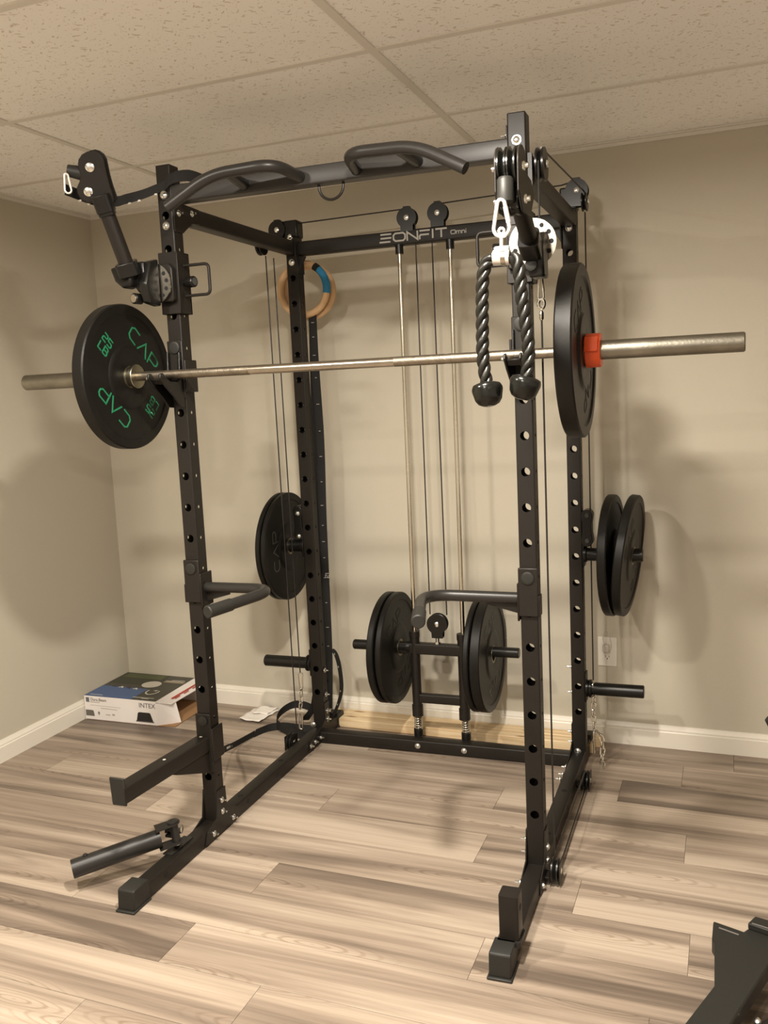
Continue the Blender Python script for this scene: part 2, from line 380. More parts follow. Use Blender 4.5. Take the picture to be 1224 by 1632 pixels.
# suspended grid
gx0, gy0 = -2.0834, 2.2479
b = B(wd); hw = .012
for k in range(-9, 3):
    y = gy0 + .6096 * k
    if FY < y < YB - .05: b.box((XL, y - hw, TILEZ - .004), (RX, y + hw, TILEZ + .001))
for k in range(-1, 5):
    x = gx0 + 1.2192 * k
    if XL < x < RX: b.box((x - hw, FY, TILEZ - .0045), (x + hw, YB, TILEZ + .001))
struct('trim_1', b, GRIDM, bev=.0008)
b = B(wd)
b.box((XL, YB - .022, ZC + .012), (RX, YB, TILEZ)); b.box((XL, YB - .010, ZC), (RX, YB, ZC + .012))
b.box((XL, FY, ZC + .012), (XL + .022, YB - .022, TILEZ)); b.box((XL, FY, ZC), (XL + .010, YB - .010, ZC + .012))
struct('trim_2', b, GRIDM, bev=.0008)
# baseboards
def baseboard(name, A, C, n):
    A, C, n = map(Vector, (A, C, n)); pr = [(0, 0), (.014, 0), (.014, .064), (.011, .068), (.011, .074), (.006, .084), (.004, .0905), (0, .0905)]
    bb = B(wd); bb.prism([A + n * x + Vector((0, 0, z)) for x, z in pr], C - A); return struct(name, bb, TRIMW, ang=25)
baseboard('baseboard_back', (XL, YB, 0), (RX, YB, 0), (0, -1, 0))
baseboard('baseboard_left', (XL, FY, 0), (XL, YB - .014, 0), (1, 0, 0))

# ceiling downlights (all outside the frame; right column assumed, the rest placed from shadows)
for x, y, pw, where in LAMPS:
    t = thing('ceiling_downlight', (x, y, TILEZ - .012), 'round white recessed ceiling downlight, ' + where, 'light', 'recessed ceiling downlights')
    bb = B(wd); bb.lathe([(0, .070), (-.006, .078), (-.006, .090), (.0115, .094), (.0115, .070)], (x, y, TILEZ - .012), (0, 0, 1), 40, True); bb.build('trim_ring', TRIMW, t)
    la = bpy.data.lights.new('downlight_lamp', 'AREA'); la.shape = 'DISK'; la.size = .135; la.energy = LIGHT_POWER * pw; la.color = LIGHT_COLOR
    lo = bpy.data.objects.new('lamp', la); COL.objects.link(lo); lo.parent = t; lo.location = (0, 0, -.002)

# ================================================================== POWER RACK
rack = thing('power_rack', T0, 'tall black steel power rack with punched uprights and multi grip pull up bar', 'rack')
HZ = [.205 + .1005 * k for k in range(19)]
def upright(u, v, fh=(), z0=.0, z1=H):
    bb = B(); s = SS; rc = .004; w_ = s - 2 * rc; hs = [z for z in HZ if not any(abs(z - q) < .02 for q in fh)]
    F = [(z, .0128) for z in hs]; G = [(z, .0055) for z in hs]
    bb.plate((u + rc, v, 0), (1, 0, 0), (0, 0, 1), (0, 1, 0), w_, z0, z1, F); bb.plate((u + rc, v + s, 0), (1, 0, 0), (0, 0, 1), (0, -1, 0), w_, z0, z1, F)
    bb.plate((u, v + rc, 0), (0, 1, 0), (0, 0, 1), (1, 0, 0), w_, z0, z1, G); bb.plate((u + s, v + rc, 0), (0, 1, 0), (0, 0, 1), (-1, 0, 0), w_, z0, z1, G)
    for cx, cy_, a0 in ((u + s - rc, v + s - rc, 0), (u + rc, v + s - rc, 1), (u + rc, v + rc, 2), (u + s - rc, v + rc, 3)):
        ring = [(cx + rc * cos((a0 + k / 4) * pi / 2), cy_ + rc * sin((a0 + k / 4) * pi / 2)) for k in range(5)]
        bb.add([(x, y, z) for z in (z0, z1) for x, y in ring], [(k, k + 1, 6 + k, 5 + k) for k in range(4)])
    o = bb.build('upright', BLACK, rack, smooth=False)
    cb = B(); cb.box((u + .001, v + .001, z1 - .001), (u + s - .001, v + s - .001, z1 + .003)); sub('end_cap', cb, PLAST, o, bev=.002)
    return o
upFL = upright(0, 0); upFR = upright(W - SS, 0); upRL = upright(0, D - SS, z1=2.135); upRR = upright(W - SS, D - SS, z1=2.135)
def bolt(p, n, r=.0085, stud=0, parent=None):
    p, n = Vector(p), Vector(n).normalized(); bb = B()
    bb.lathe([(0, r * 1.35), (.0015, r * 1.35), (.0016, r), (.004, r * .98), (.0065, r * .7), (.0075, r * .3)], p, n, 14)
    if stud: bb.cyl(p + n * .004, p + n * (.007 + stud), r * .45, 8)
    return bb.build('bolt', CHROME, parent or rack)
# base tubes
for u in (0, W - SS):
    bb = B(); bb.rbar((u + .025, -.41, .026), (u + .025, D + .10, .026), SS, SS, (1, 0, 0))
    bb.mi = 1
    for v in (-.30, .20, .42): bb.cyl((u - .0004, v, .03), (u + .0504, v, .03), .009, 16)
    for v in (.19, .50): bb.cyl((u + .025, v, .04), (u + .025, v, .0514), .010, 16)
    bb.build('base_tube', [BLACK, HOLEB], rack)
    # foot cap
    x0, x1 = u - .003, u + SS + .003
    fb = B(); fb.prism([(x0, -.462, .006), (x0, -.458, .062), (x0, -.452, .066), (x0, -.390, .066), (x0, -.388, .058), (x0, -.385, .006)], (x1 - x0, 0, 0))
    fb.box((x0 - .004, -.470, 0), (x1 + .004, -.385, .007)); fb.build('foot_cap', CAPB, rack, bev=.003)
    fb = B(); fb.prism([(x0, D + .15, .006), (x0, D + .146, .058), (x0, D + .08, .064), (x0, D + .08, .006)], (x1 - x0, 0, 0))
    fb.box((x0 - .004, D + .08, 0), (x1 + .004, D + .158, .007)); fb.build('foot_cap', CAPB, rack, bev=.003)
# short vertical stub on the right base
bb = B(); bb.rbar((W - .015, -.372, .05), (W - .015, -.372, .182), SS, SS, (1, 0, 0), .004); bb.mi = 1; bb.cyl((W + .0095, -.372, .145), (W + .0104, -.372, .145), .009, 16)
bb.build('post_stub', [BLACK, HOLEB], rack)
bb = B(); bb.rbar((W - .015, -.372, .052), (W - .015, -.372, .066), .060, .060, (1, 0, 0), .004); bb.build('stub_collar', CAPB, rack)
# crossmembers
bb = B(); bb.rbar((SS, D - .074, .026), (W - SS, D - .074, .026), SS, SS, (0, 0, 1)); bb.build('rear_base_crossmember', BLACK, rack)
bb = B(); bb.rbar((SS, D - .027, 2.027), (W - SS, D - .027, 2.027), .046, .053, (0, 1, 0)); rc_ = bb.build('rear_top_crossmember', BLACK, rack)
for u in (.0, W - SS):
    bb = B(); bb.rbar((u + .025, SS, 2.029), (u + .025, D - SS, 2.029), SS, SS, (1, 0, 0)); bb.mi = 1; bb.cyl((u + .025, .13, 2.010), (u + .025, .13, 2.0036), .010, 14); bb.cyl((u + .0504 if u < .5 else u - .0004, .12, 2.045), (u + .046 if u < .5 else u + .004, .12, 2.045), .006, 10)
    bb.build('top_side_tube', [BLACK, HOLEB], rack)
# front pull-up beam and its grips
bb = B(); bb.rbar((SS, .025, 2.077), (W - SS, .025, 2.077), .050, .052, (0, 1, 0)); beam = bb.build('pull_up_beam', mat('glare_lifted_black_beam', (.036, .034, .032), .38, 0, .36, .05, 700), rack)  # black lightened towards grey, lens glare put into the beam colour
def grip(f):
    g = lambda u: u if f < 0 else W - u
    pts = fillet([(g(.482), .005, 2.073), (g(.462), -.120, 2.088), (g(.262), -.128, 2.080), (g(.127), -.145, 2.003)], .06, 8)
    bb = B(); bb.tube(pts, .0165, 16); o = bb.build('grip_handle', TUBEB, rack)
    bb = B(); bb.tube([(g(.300), .005, 2.073), (g(.315), -.120, 2.083)], .0165, 16); sub('strut', bb, TUBEB, o)
    return o
grip(-1); grip(1)
bb = B(); bb.tube([(W / 2 - .042, .028, 2.056), *arc((W / 2 - .004, .028, 2.045), (-1, 0, 0), (0, 0, -1), .038, 0, pi, 14), (W / 2 + .034, .028, 2.056)], .0042, 8); bb.build('hanging_loop', BLACK, rack)
# gusset plates
def gus(pts, ext): bb = B(); bb.prism(pts, ext); return bb.build('gusset_plate', BLACK, rack, bev=.001)
for u, e in ((SS, .004), (W - SS, -.004)):
    gus([(u, .002, 1.965), (u, .046, 1.965), (u, .10, 2.002), (u, .145, 2.006), (u, .145, 2.052), (u, .046, 2.056), (u, .046, 2.135), (u, .002, 2.135)], (e, 0, 0))
    gus([(u, D - .002, 1.93), (u, D - .045, 1.93), (u, D - .075, 2.0), (u, D - .075, 2.06), (u, D - .002, 2.06)], (e, 0, 0))
    for z0_ in (.0,):
        gus([(u, -.085, .006), (u, -.070, .046), (u, -.012, .066), (u, .004, .155), (u, .052, .155), (u, .056, .085), (u, .125, .046), (u, .105, .006)], (e, 0, 0))
        gus([(u, D - .21, .006), (u, D - .20, .046), (u, D - .125, .055), (u, D - .047, .085), (u, D - .047, .155), (u, D - .002, .155), (u, D - .002, .006)], (e, 0, 0))
for u, e in ((0, -.004), (W, .004)):
    gus([(u, -.085, .006), (u, -.070, .046), (u, -.012, .066), (u, .004, .155), (u, .050, .155), (u, .056, .085), (u, .125, .046), (u, .105, .006)], (e, 0, 0))
gus([(SS, D - .051, 1.995), (SS + .03, D - .051, 1.995), (SS, D - .051, 1.945)], (0, .02, 0)); gus([(W - SS, D - .051, 1.995), (W - SS - .03, D - .051, 1.995), (W - SS, D - .051, 1.945)], (0, .02, 0))
# bolts
for p in ((.024, 0, 2.075), (.024, 0, 1.984), (W - .025, 0, 2.094), (.024, D - SS, 1.975), (W - .025, D - SS, 1.998), (.022, D - SS, 2.075), (.0, D - SS - .004, .062), (W - .03, D - SS - .004, .050)): bolt(p, (0, -1, 0), .0095)
for p in ((.054, .026, 2.022), (.054, .100, 2.033), (.054, .026, .116), (.054, .026, .076), (.054, .089, .024), (.054, -.034, .026), (.054, D - .025, .116), (.054, D - .025, .080), (.054, .803, .027), (.054, .749, .030), (.054, .706, .028), (.054, D - .028, .295), (.054, D - .028, .190)): bolt(p, (1, 0, 0), .0075, .008)
for p in ((W - .054, -.036 + .05, .120), (W - .054, .018, .079), (W - .054, -.075, .033), (W - .051, D - .025, .375), (W - .051, D - .025, .275), (W - .054, D - .025, .116), (W - .054, D - .025, .076), (W - .054, .723, .038), (W - .054, .654, .040), (W - .054, .601, .045), (W - .055, .025, 2.115)): bolt(p, (-1, 0, 0), .0075, .010)
for p in ((W + .004, .026, .097), (W + .004, .022, .058), (W + .004, -.050, .018)): bolt(p, (1, 0, 0), .0085)
for p in ((.478, D - .100, .030), (.670, D - .100, .028)): bolt(p, (0, -1, 0), .0085)
# guide rods, springs and rod ends
for u, q in ((.467, 0), (.667, 1)):
    bb = B(); bb.cyl((u - .004 * 1, D - .037, .05), (u + .003, D - .037, 2.005), .0085, 18); bb.build('guide_rod', RODM, rack)
    bb = B(); bb.cyl((u + .003, D - .037, 1.968), (u + .003, D - .037, 2.003), .0155, 20); bb.build('rod_cap', PLAST, rack)
    bb = B(); bb.cyl((u - .004, D - .037, .05), (u - .004, D - .037, .078), .019, 20); bb.build('rod_base_collar', PLAST, rack)
    bb = B(); bb.tube([(u - .004 + .0145 * cos(a * .5), D - .037 + .0145 * sin(a * .5), .078 + .055 * a / 72) for a in range(73)], .0029, 6); bb.build('spring', CHROMED, rack)
# pulleys
def pulley(c, ax, r=.036, w_=.020, hw_=.030, bolts=True, hangar=None):
    c, ax = Vector(c), Vector(ax).normalized(); bb = B(); h = w_ / 2
    bb.lathe([(-h, r), (-h * .55, r), (0, r * .80), (h * .55, r), (h, r), (h, r * .3), (h + .001, r * .28), (h + .001, .003), (-h - .001, .003), (-h - .001, r * .28), (-h, r * .3)], c, ax, 32, True)
    o = bb.build('pulley', PLAST, rack)
    for sgn in (-1, 1):
        cb = B(); cb.lathe([(0, .0105), (.003, .010), (.0055, .006)], c + ax * sgn * (h + .003), ax * sgn, 14); sub('axle_bolt', cb, CHROME, o)
    return o
def pulley_housing(c, r, w_, drop, name='pulley_housing', n=(0, -1, 0)):
    """two rounded cheek plates with a foot, facing the front"""
    c = Vector(c); bb = B(); n = Vector(n); side = Vector((0, 0, 1)).cross(n)
    for sgn in (-1, 1):
        pts = [c + side * (r * cos(a)) + Vector((0, 0, r * sin(a))) for a in [(-50 + 280 * k / 20) * pi / 180 for k in range(21)]]
        pts += [c + side * (-r * .62) + Vector((0, 0, drop)), c + side * (r * .62) + Vector((0, 0, drop))]
        off_ = n * (sgn * w_ / 2) - n * .0015
        bb.prism([p + off_ for p in pts], n * .003)
    bb.obox(c + Vector((0, 0, r * .98)), side, n, (0, 0, 1), r * .3, w_ / 2, .004)
    return bb.build(name, PLAST, rack)
for c in ((.507, D - .036, 2.098), (.628, D - .036, 2.103)):
    h = pulley_housing(c, .0385, .026, -.05); pulley(c, (0, 1, 0), .034, .018)
pulley_housing((-.030, D - .045, 2.105), .036, .026, -.05); pulley((-.030, D - .045, 2.105), (0, 1, 0), .033, .018)
bb = B(); bb.box((-.002, D - .054, 2.07), (.056, D + .004, 2.138)); bb.build('upright_top_bracket', PLAST, rack, bev=.006)
bb = B(); bb.box((W - .056, D - .054, 2.06), (W + .004, D + .004, 2.138)); bb.build('upright_top_bracket', PLAST, rack, bev=.006)
pulley_housing((W + .005, D - .045, 2.123), .040, .030, -.055); pulley((W + .005, D - .045, 2.123), (0, 1, 0), .036, .020)
pulley((W + .030, .05, 2.035), (1, 0, 0), .044, .022); pulley((W + .030, D - .04, 2.085), (1, 0, 0), .034, .018); pulley((-.020, .690, 2.022), (1, 0, 0), .036, .020)
bb = B(); bb.cyl((W, .045, 2.035), (W + .022, .045, 2.035), .012, 14); bb.prism([(W, .01, 2.06), (W, .05, 2.05), (W, .05, 1.99), (W, .01, 1.97)], (.012, 0, 0)); bb.build('pulley_arm', BLACK, rack)
for u, v in ((W + .032, .0), (W + .032, .62), (-.030, .70)):
    pulley((u, v, .042), (1, 0, 0), .034, .020)
    bb = B(); s_ = 1 if u > .5 else -1; e = W if u > .5 else 0
    bb.box((min(e, e + s_ * .046), v - .022, .020), (max(e, e + s_ * .046), v + .022, .028)); bb.obox((u + s_ * .015, v, .042), (1, 0, 0), (0, 1, 0), (0, 0, 1), .0015, .030, .030); bb.obox((u - s_ * .013, v, .042), (1, 0, 0), (0, 1, 0), (0, 0, 1), .0015, .030, .030)
    bb.build('pulley_bracket', BLACK, rack, bev=.002)
# cables
def cable(pts, r=.0026): bb = B(); bb.tube(pts, r, 8); return bb.build('cable', CABLEM, rack)
cable([(.532, D - .036, .56), (.536, D - .036, 2.10)]); cable([(.601, D - .036, .56), (.600, D - .036, 2.10)])
cable([(.49, D - .036, 2.132), (.06, D - .036, 2.125), (-.03, D - .045, 2.139)]); cable([(.64, D - .036, 2.137), (W - .05, D - .036, 2.15), (W, D - .04, 2.160)])
cable([(W + .030, .05, 2.079), (W + .030, D - .04, 2.119)]); cable([(W + .030, 0, 1.63), (W + .030, .0, .076)]); cable([(W + .030, 0, .010), (W + .030, .62, .010)]); cable([(W + .03, .0, .076), (W + .03, .62, .076)])
cable([(W + .030, D - .035, 2.05), (W + .030, D - .035, .33)]); cable([(W + .030, .005, 2.035), (W + .030, .0, 1.84)])
cable([(-.028, .735, 1.99), (-.028, .750, .06)]); cable([(-.028, .80, 1.99), (-.030, .815, .30)]);
# storage pegs
def peg(u0, u1, z, v=D - .025, r=.0245, col=True):
    s_ = 1 if u1 > u0 else -1; bb = B()
    bb.lathe([(0, r), (abs(u1 - u0) - .003, r), (abs(u1 - u0), r - .003)], (u0, v, z), (s_, 0, 0), 28); o = bb.build('storage_peg', PLAST, rack)
    if col:
        cb = B(); cb.lathe([(0, r + .008), (.008, r + .008), (.009, r + .004), (.012, r + .010), (.020, r + .010), (.021, r)], (u0 + s_ * .003, v, z), (s_, 0, 0), 28); sub('peg_flange', cb, PLAST, o)
        cb = B(); cb.box((min(u0, u0 + s_ * .005), v - .024, z - .05), (max(u0, u0 + s_ * .005), v + .024, z + .065)); sub('mounting_plate', cb, BLACK, o, bev=.002)
    return o
peg(0, -.222, .322); peg(W, W + .215, .293)
for s_, e, z in ((-1, 0, .828), (1, W, .813)):
    p_ = peg(e + s_ * .004, (-.155 if s_ < 0 else 1.353), z, col=False)
    bb = B()
    zt_, zb_, uc_ = z + .150, z + .055, e + s_ * .018
    bb.prism([(uc_ + .0215 * cos(a), D - .052, zt_ + .0215 * sin(a)) for a in [k * pi / 10 for k in range(11)]] + [(uc_ - .017, D - .052, zt_ - .03), (uc_ - .017, D - .052, zb_ + .03)] + [(uc_ + .0215 * cos(a), D - .052, zb_ + .0215 * sin(a)) for a in [pi + k * pi / 10 for k in range(11)]] + [(uc_ + .017, D - .052, zb_ + .03), (uc_ + .017, D - .052, zt_ - .03)], (0, .050, 0))
    bb.lathe([(0, .030), (.014, .030), (.015, .025)], (e, D - .025, z), (s_, 0, 0), 24)
    bb.box((min(e, e + s_ * .006), D - .05, z - .045), (max(e, e + s_ * .006), D, z + .06)); sub('peg_clamp', bb, PLAST, p_, bev=.002)
    for zz in (zt_, zb_):
        if s_ < 0: bolt((e + .004 - .020, D - .0535, zz - .01), (0, -1, 0), .0075, .006)
        else:
            cb = B(); cb.lathe([(0, .010), (.004, .010), (.007, .006)], (uc_ + .003, D - .0525, zz), (0, -1, 0), 16); sub('clamp_bolt', cb, DGREY, p_)
# logo lettering on the rear crossmember
def lay(letters, h, gap):
    out = []; x = 0
    for wl, paths in letters:
        out += [[(x + a * h, q * h) for a, q in p] for p in paths]; x += (wl + gap) * h
    return out, x
E_ = (1.25, [[(.12, .5 + .42), (1.25, .92)], [(.12, .5), (1.25, .5)], [(.0, .08), (1.13, .08)]])
O_ = (1.2, [[(.2, .08), (1.0, .08), (1.2, .28), (1.2, .72), (1.0, .92), (.2, .92), (0, .72), (0, .28), (.2, .08)]])
N_ = (1.05, [[(0, 0), (0, .95), (1.05, .05), (1.05, 1)]]); F_ = (1.05, [[(0, 0), (0, .35), (.1, .48), (.95, .48)], [(.0, .92), (1.05, .92)]])
I_ = (.12, [[(.06, 0), (.06, 1)]]); T_ = (1.15, [[(0, .92), (1.15, .92)], [(.58, .8), (.58, 0)]])
pth, wd_ = lay([E_, O_, N_, F_, I_, T_], .0335, .22); k = .270 / wd_ * 1.02
bb = B(); bb.strokes([[(x * k, y) for x, y in p] for p in pth], .0062, (.397, D - .0508, 2.0125), (1, 0, .0), (0, 0, 1), (0, -1, 0)); sub('logo_lettering', bb, GREY, rc_, label='pale grey wordmark')
o2 = (1.1, [[(.15, .08), (.95, .08), (1.1, .25), (1.1, .75), (.95, .92), (.15, .92), (0, .75), (0, .25), (.15, .08)]])
m2 = (1.1, [[(0, 0), (0, .66), (.95, .66), (1.1, .55), (1.1, 0)], [(.55, .66), (.55, 0)]]); n2 = (.65, [[(0, 0), (0, .66), (.5, .66), (.65, .52), (.65, 0)]]); i2 = (.1, [[(.05, 0), (.05, .62)], [(.05, .78), (.05, .98)]])
pth, wd_ = lay([o2, m2, n2, i2], .0155, .25); k = .062 / wd_
bb = B(); bb.strokes([[(x * k, y) for x, y in p] for p in pth], .0028, (.679, D - .0508, 2.019), (1, 0, 0), (0, 0, 1), (0, -1, 0)); sub('model_lettering', bb, GREY, rc_, label='small pale grey word')

# ================================================================== WEIGHT CARRIAGE
VC = D - .037
car = thing('weight_carriage', rk((.567, VC, .13)), 'black H shaped plate loading carriage sliding on the two chrome guide rods', 'weight carriage')
for u, zt in ((.463, .465), (.660, .462)):
    bb = B(); bb.lathe([(.0, .0225), (.045, .0225), (.046, .019), (zt - .136, .019), (zt - .135, .021), (zt - .11, .021)], (u, VC, .134), (0, 0, 1), 28); bb.build('sleeve_tube', BLACK, car)
bb = B(); bb.rbar((.40, VC, .418), (.72, VC, .418), .036, .044, (0, 1, 0)); bb.build('upper_crossbar', BLACK, car)
bb = B(); bb.rbar((.478, VC, .210), (.646, VC, .210), .030, .036, (0, 1, 0)); bb.build('lower_crossbar', BLACK, car)
for a, c_ in ((.445, .199), (.69, .888)):
    bb = B(); s_ = 1 if c_ > a else -1; bb.lathe([(0, .024), (.012, .024), (.013, .0205), (abs(c_ - a) - .003, .0205), (abs(c_ - a), .018)], (a, VC, .420), (s_, 0, 0), 28); bb.build('plate_peg', PLAST, car)
bb = B(); c = Vector((.562, VC, .523))
for sgn in (-1, 1):
    pts = [c + Vector((.041 * cos(a), 0, .041 * sin(a))) for a in [(-55 + 290 * k / 22) * pi / 180 for k in range(23)]] + [c + Vector((-.022, 0, -.055)), c + Vector((.022, 0, -.055))]
    bb.prism([p + Vector((0, sgn * .013 - .0015, 0)) for p in pts], (0, .003, 0))
bb.box((.540, VC - .013, .466), (.584, VC + .013, .470)); ph = bb.build('pulley_housing', PLAST, car)
bb = B(); bb.lathe([(-.009, .038), (-.005, .038), (0, .031), (.005, .038), (.009, .038)], c, (0, 1, 0), 30); sub('pulley_wheel', bb, PLAST, ph)
bb = B(); bb.lathe([(0, .0105), (.003, .010), (.0055, .006)], c + Vector((0, -.0145, 0)), (0, -1, 0), 14); sub('axle_bolt', bb, CHROME, ph)
bb = B(); bb.cyl((.559, VC, .438), (.559, VC, .470), .0075, 12); bb.lathe([(0, .012), (.008, .012)], (.559, VC, .440), (0, 0, 1), 6); bb.build('eye_bolt', CHROME, car)

# ================================================================== BUMPER PLATES
C_L = [(.95, .98), (.25, .98), (0, .78), (0, .22), (.25, .02), (.95, .02)]
CAPL = [(1.0, [C_L]), (1.15, [[(0, .02), (.57, .98), (1.15, .02)]]), (1.0, [[(0, 0), (0, .98), (.8, .98), (1.0, .8), (1.0, .55), (.8, .38), (.0, .38)]])]
D2 = (.75, [[(0, .98), (.6, .98), (.75, .85), (.75, .62), (.6, .5), (.15, .5), (0, .38), (0, .02), (.75, .02)]]); D5 = (.75, [[(.75, .98), (0, .98), (0, .55), (.6, .55), (.75, .42), (.75, .15), (.6, .02), (0, .02)]])
LL = (.7, [[(0, .98), (0, .02), (.7, .02)]]); LB = (.75, [[(0, .02), (0, .98), (.55, .98), (.7, .86), (.7, .62), (.55, .52), (0, .52)], [(.55, .52), (.75, .4), (.75, .14), (.6, .02), (0, .02)]])
def bumper(uc, v, z, th, face, label, group, letters=None, rot=0, tilt=0, yaw=0, R_=.225, rough=RUBBER, lmat=GREEN, deep=.004):
    """plate with centre (uc,v,z), thickness th, lettered face toward +u (face=1) or -u"""
    t = thing('bumper_plate', rk((uc, v, z - R_)), label, 'weight plate', group)
    ax = Vector((cos(tilt) * cos(yaw), -sin(yaw), -sin(tilt)))
    h = th / 2; half = [(R_ - .004, h), (R_ - .028, h), (R_ - .032, h - deep), (.102, h - deep), (.094, h + .0012), (.088, h + .0018), (.052, h + .0018), (.048, h + .0010)]
    prof = [(-h + .004, R_)] + [(-a, r) for r, a in half] + [(-h, .032)] + [(h, .032)] + [(a, r) for r, a in half[::-1]] + [(h - .004, R_), ]
    bb = B(); bb.lathe(prof, (uc, v, z), ax, 96, True); bb.build('plate_body', rough, t, ang=28)
    bb = B(); bb.lathe([(-h - .0012, .0345), (-h - .0012, .0262), (h + .0012, .0262), (h + .0012, .0345)], (uc, v, z), ax, 40, True); bb.build('hub_insert', STEEL, t, label='grey steel hub ring')
    if letters:
        n = ax * face; ey0 = Vector((sin(tilt), 0, cos(tilt))); ex0 = ey0.cross(n)
        o = Vector((uc, v, z)) + n * (h - deep)
        for q in (0, pi):
            a = rot + q; ex = cos(a) * ex0 + sin(a) * ey0; ey = -sin(a) * ex0 + cos(a) * ey0
            bb = B(); pth, wl = lay(CAPL, .045, .24); bb.strokes([[(x - wl / 2 + .006, y + .100) for x, y in p] for p in pth], .0050, o, ex, ey, n, .0012)
            bb.build('lettering', lmat, t, label='printed brand word')
            if letters > 1:
                bb = B()
                for row, (ls, yy) in enumerate((([D2, D5], .004), ([LL, LB], -.030))):
                    pth, wl = lay(ls, .0255, .28); bb.strokes([[(x - .165, y + yy) for x, y in p] for p in pth], .0044, o, ex, ey, n, .0012)
                bb.build('weight_marking', lmat, t, label='printed weight')
    return t
bumper(-.1325, -.05, 1.53, .039, 1, 'black bumper plate with green letters on the left end of the barbell', None, 2, -.75)
bumper(1.265, -.05, 1.53, .044, 1, 'black bumper plate beside the orange collar on the right end of the barbell', None, 1, .6, lmat=RUBBER, rough=RUBBER, deep=.005)
bumper(-.1060, D - .025, .826, .019, 1, 'outer black plate of the pair stored left of the rear left upright', 'plates stored on the left rear peg')
bumper(-.081, D - .025, .826, .021, 1, 'inner black plate with grey letters stored left of the rear left upright', 'plates stored on the left rear peg', 1, -1.55, lmat=DGREY)
bumper(1.242, D - .025, .812, .032, 1, 'black plate nearest the upright on the right rear storage peg', 'plates stored on the right rear peg', yaw=.06)
bumper(1.302, D - .025, .812, .032, 1, 'slightly leaning outer black plate on the right rear storage peg', 'plates stored on the right rear peg', 1, .9, tilt=.105, yaw=.085, lmat=DGREY)
bumper(.353, VC, .417, .027, 1, 'outer black plate on the left side of the weight carriage', 'plates loaded on the weight carriage')
bumper(.388, VC, .417, .025, 1, 'inner black plate on the left side of the weight carriage', 'plates loaded on the weight carriage', 1, .4, lmat=RUBBER)
bumper(.731, VC, .409, .022, 1, 'inner black plate on the right side of the weight carriage', 'plates loaded on the weight carriage')
bumper(.766, VC, .409, .038, 1, 'outer black plate on the right side of the weight carriage', 'plates loaded on the weight carriage', 1, .2, lmat=DGREY)

# ================================================================== BARBELL
bar = thing('barbell', rk((.577, -.05, 1.505)), 'long steel barbell resting on the front hooks across the rack', 'barbell')
bz = 1.5305
bb = B(); bb.lathe([(0, .0140), (.24, .0140), (.2401, .0136), (.252, .0136), (.2521, .0140), (.395, .0140)], (-.088, -.05, bz), (1, 0, 0), 24); bb.build('shaft', STEEL, bar)
bb = B(); bb.lathe([(0, .0138), (.455, .0138)], (.307, -.05, bz), (1, 0, 0), 24); bb.build('shaft_centre', CHROMEB, bar, label='smooth shiny middle of the bar')
bb = B(); bb.lathe([(0, .0140), (.145, .0140), (.1451, .0136), (.157, .0136), (.1571, .0140), (.457, .0140)], (.762, -.05, bz), (1, 0, 0), 24); bb.build('shaft', STEEL, bar)
for u0, s_, ln in ((-.1135, -1, .4055), (1.2425, 1, .4325)):
    bb = B(); bb.lathe([(0, .016), (.0, .0248), (ln - .0035, .0248), (ln, .022), (ln, .012)], (u0, -.05, bz), (s_, 0, 0), 32); bb.build('sleeve', SLEEVE, bar)
    bb = B(); bb.lathe([(.0, .012), (0, .031), (.011, .031), (.0115, .033), (.014, .0375), (.024, .0375), (.026, .036), (.026, .012)], (u0 + .0022 * -s_, -.05, bz), (-s_, 0, 0), 40); bb.build('inner_collar', COLLM, bar)
cl = B(); cl.lathe([(0, .0252), (0, .036), (.003, .044), (.037, .044), (.040, .042), (.040, .0252)], (1.2885, -.05, bz), (1, 0, 0), 40, True)
clo = cl.build('collar_ring', ORANGE, None)
ABS['barbell_collar'] = ABS[clo.name]; clo.name = 'barbell_collar'; clo['label'] = 'orange plastic clamp collar on the right end of the barbell'; clo['category'] = 'barbell collar'
bb = B(); bb.obox((1.308, -.098, 1.545), (1, 0, 0), (0, .3, .95), (0, .95, -.3), .017, .020, .004); sub('latch', bb, ORANGE, clo, bev=.002)

# ================================================================== J HOOKS
def jhook(u, label, m_=1):
    t = thing('barbell_hook', rk((u, -.02, 1.42)), label, 'rack hook', 'barbell hooks on the front uprights')
    bb = B(); bb.box((u - .027, -.007, 1.455), (u + .027, -.0012, 1.635)); bb.build('back_plate', BLACK, t, bev=.003)
    bb = B()
    pr = [(-.007, 1.600), (-.020, 1.600), (-.026, 1.515), (-.034, 1.508), (-.075, 1.509), (-.098, 1.520), (-.112, 1.534), (-.127, 1.532), (-.130, 1.518), (-.100, 1.490), (-.062, 1.462), (-.030, 1.430), (-.007, 1.428)]
    for du in (-.0235, .0175): bb.prism([(u + du, a, z) for a, z in pr], (.006, 0, 0))
    bb.prism([(u - .019, a, z) for a, z in ((-.020, 1.508), (-.036, 1.500), (-.100, 1.501), (-.115, 1.514), (-.115, 1.519), (-.098, 1.5135), (-.075, 1.5065), (-.034, 1.5065))], (.038, 0, 0))
    bb.build('hook_arm', PLAST, t, bev=.0015)
    bb = B(); bb.lathe([(0, .019), (.004, .019), (.005, .0165), (.0055, .012)], (u, -.007, 1.614), (0, -1, 0), 26); bb.build('locking_pin', CAPB, t)
    bb = B(); a_, c_ = (u + .027, u + .034) if m_ > 0 else (u - .034, u - .027); bb.box((a_, -.007, 1.475), (c_, .058, 1.575)); bb.build('side_plate', BLACK, t, bev=.002)
    bb = B(); bb.cyl((u - .030, -.117, 1.520), (u - .022, -.117, 1.520), .0065, 6); bb.build('bolt', CHROME, t)
jhook(.025, 'black barbell hook on the front left upright beside the green lettered plate')
jhook(W - .025, 'black barbell hook on the front right upright behind the hanging rope', -1)

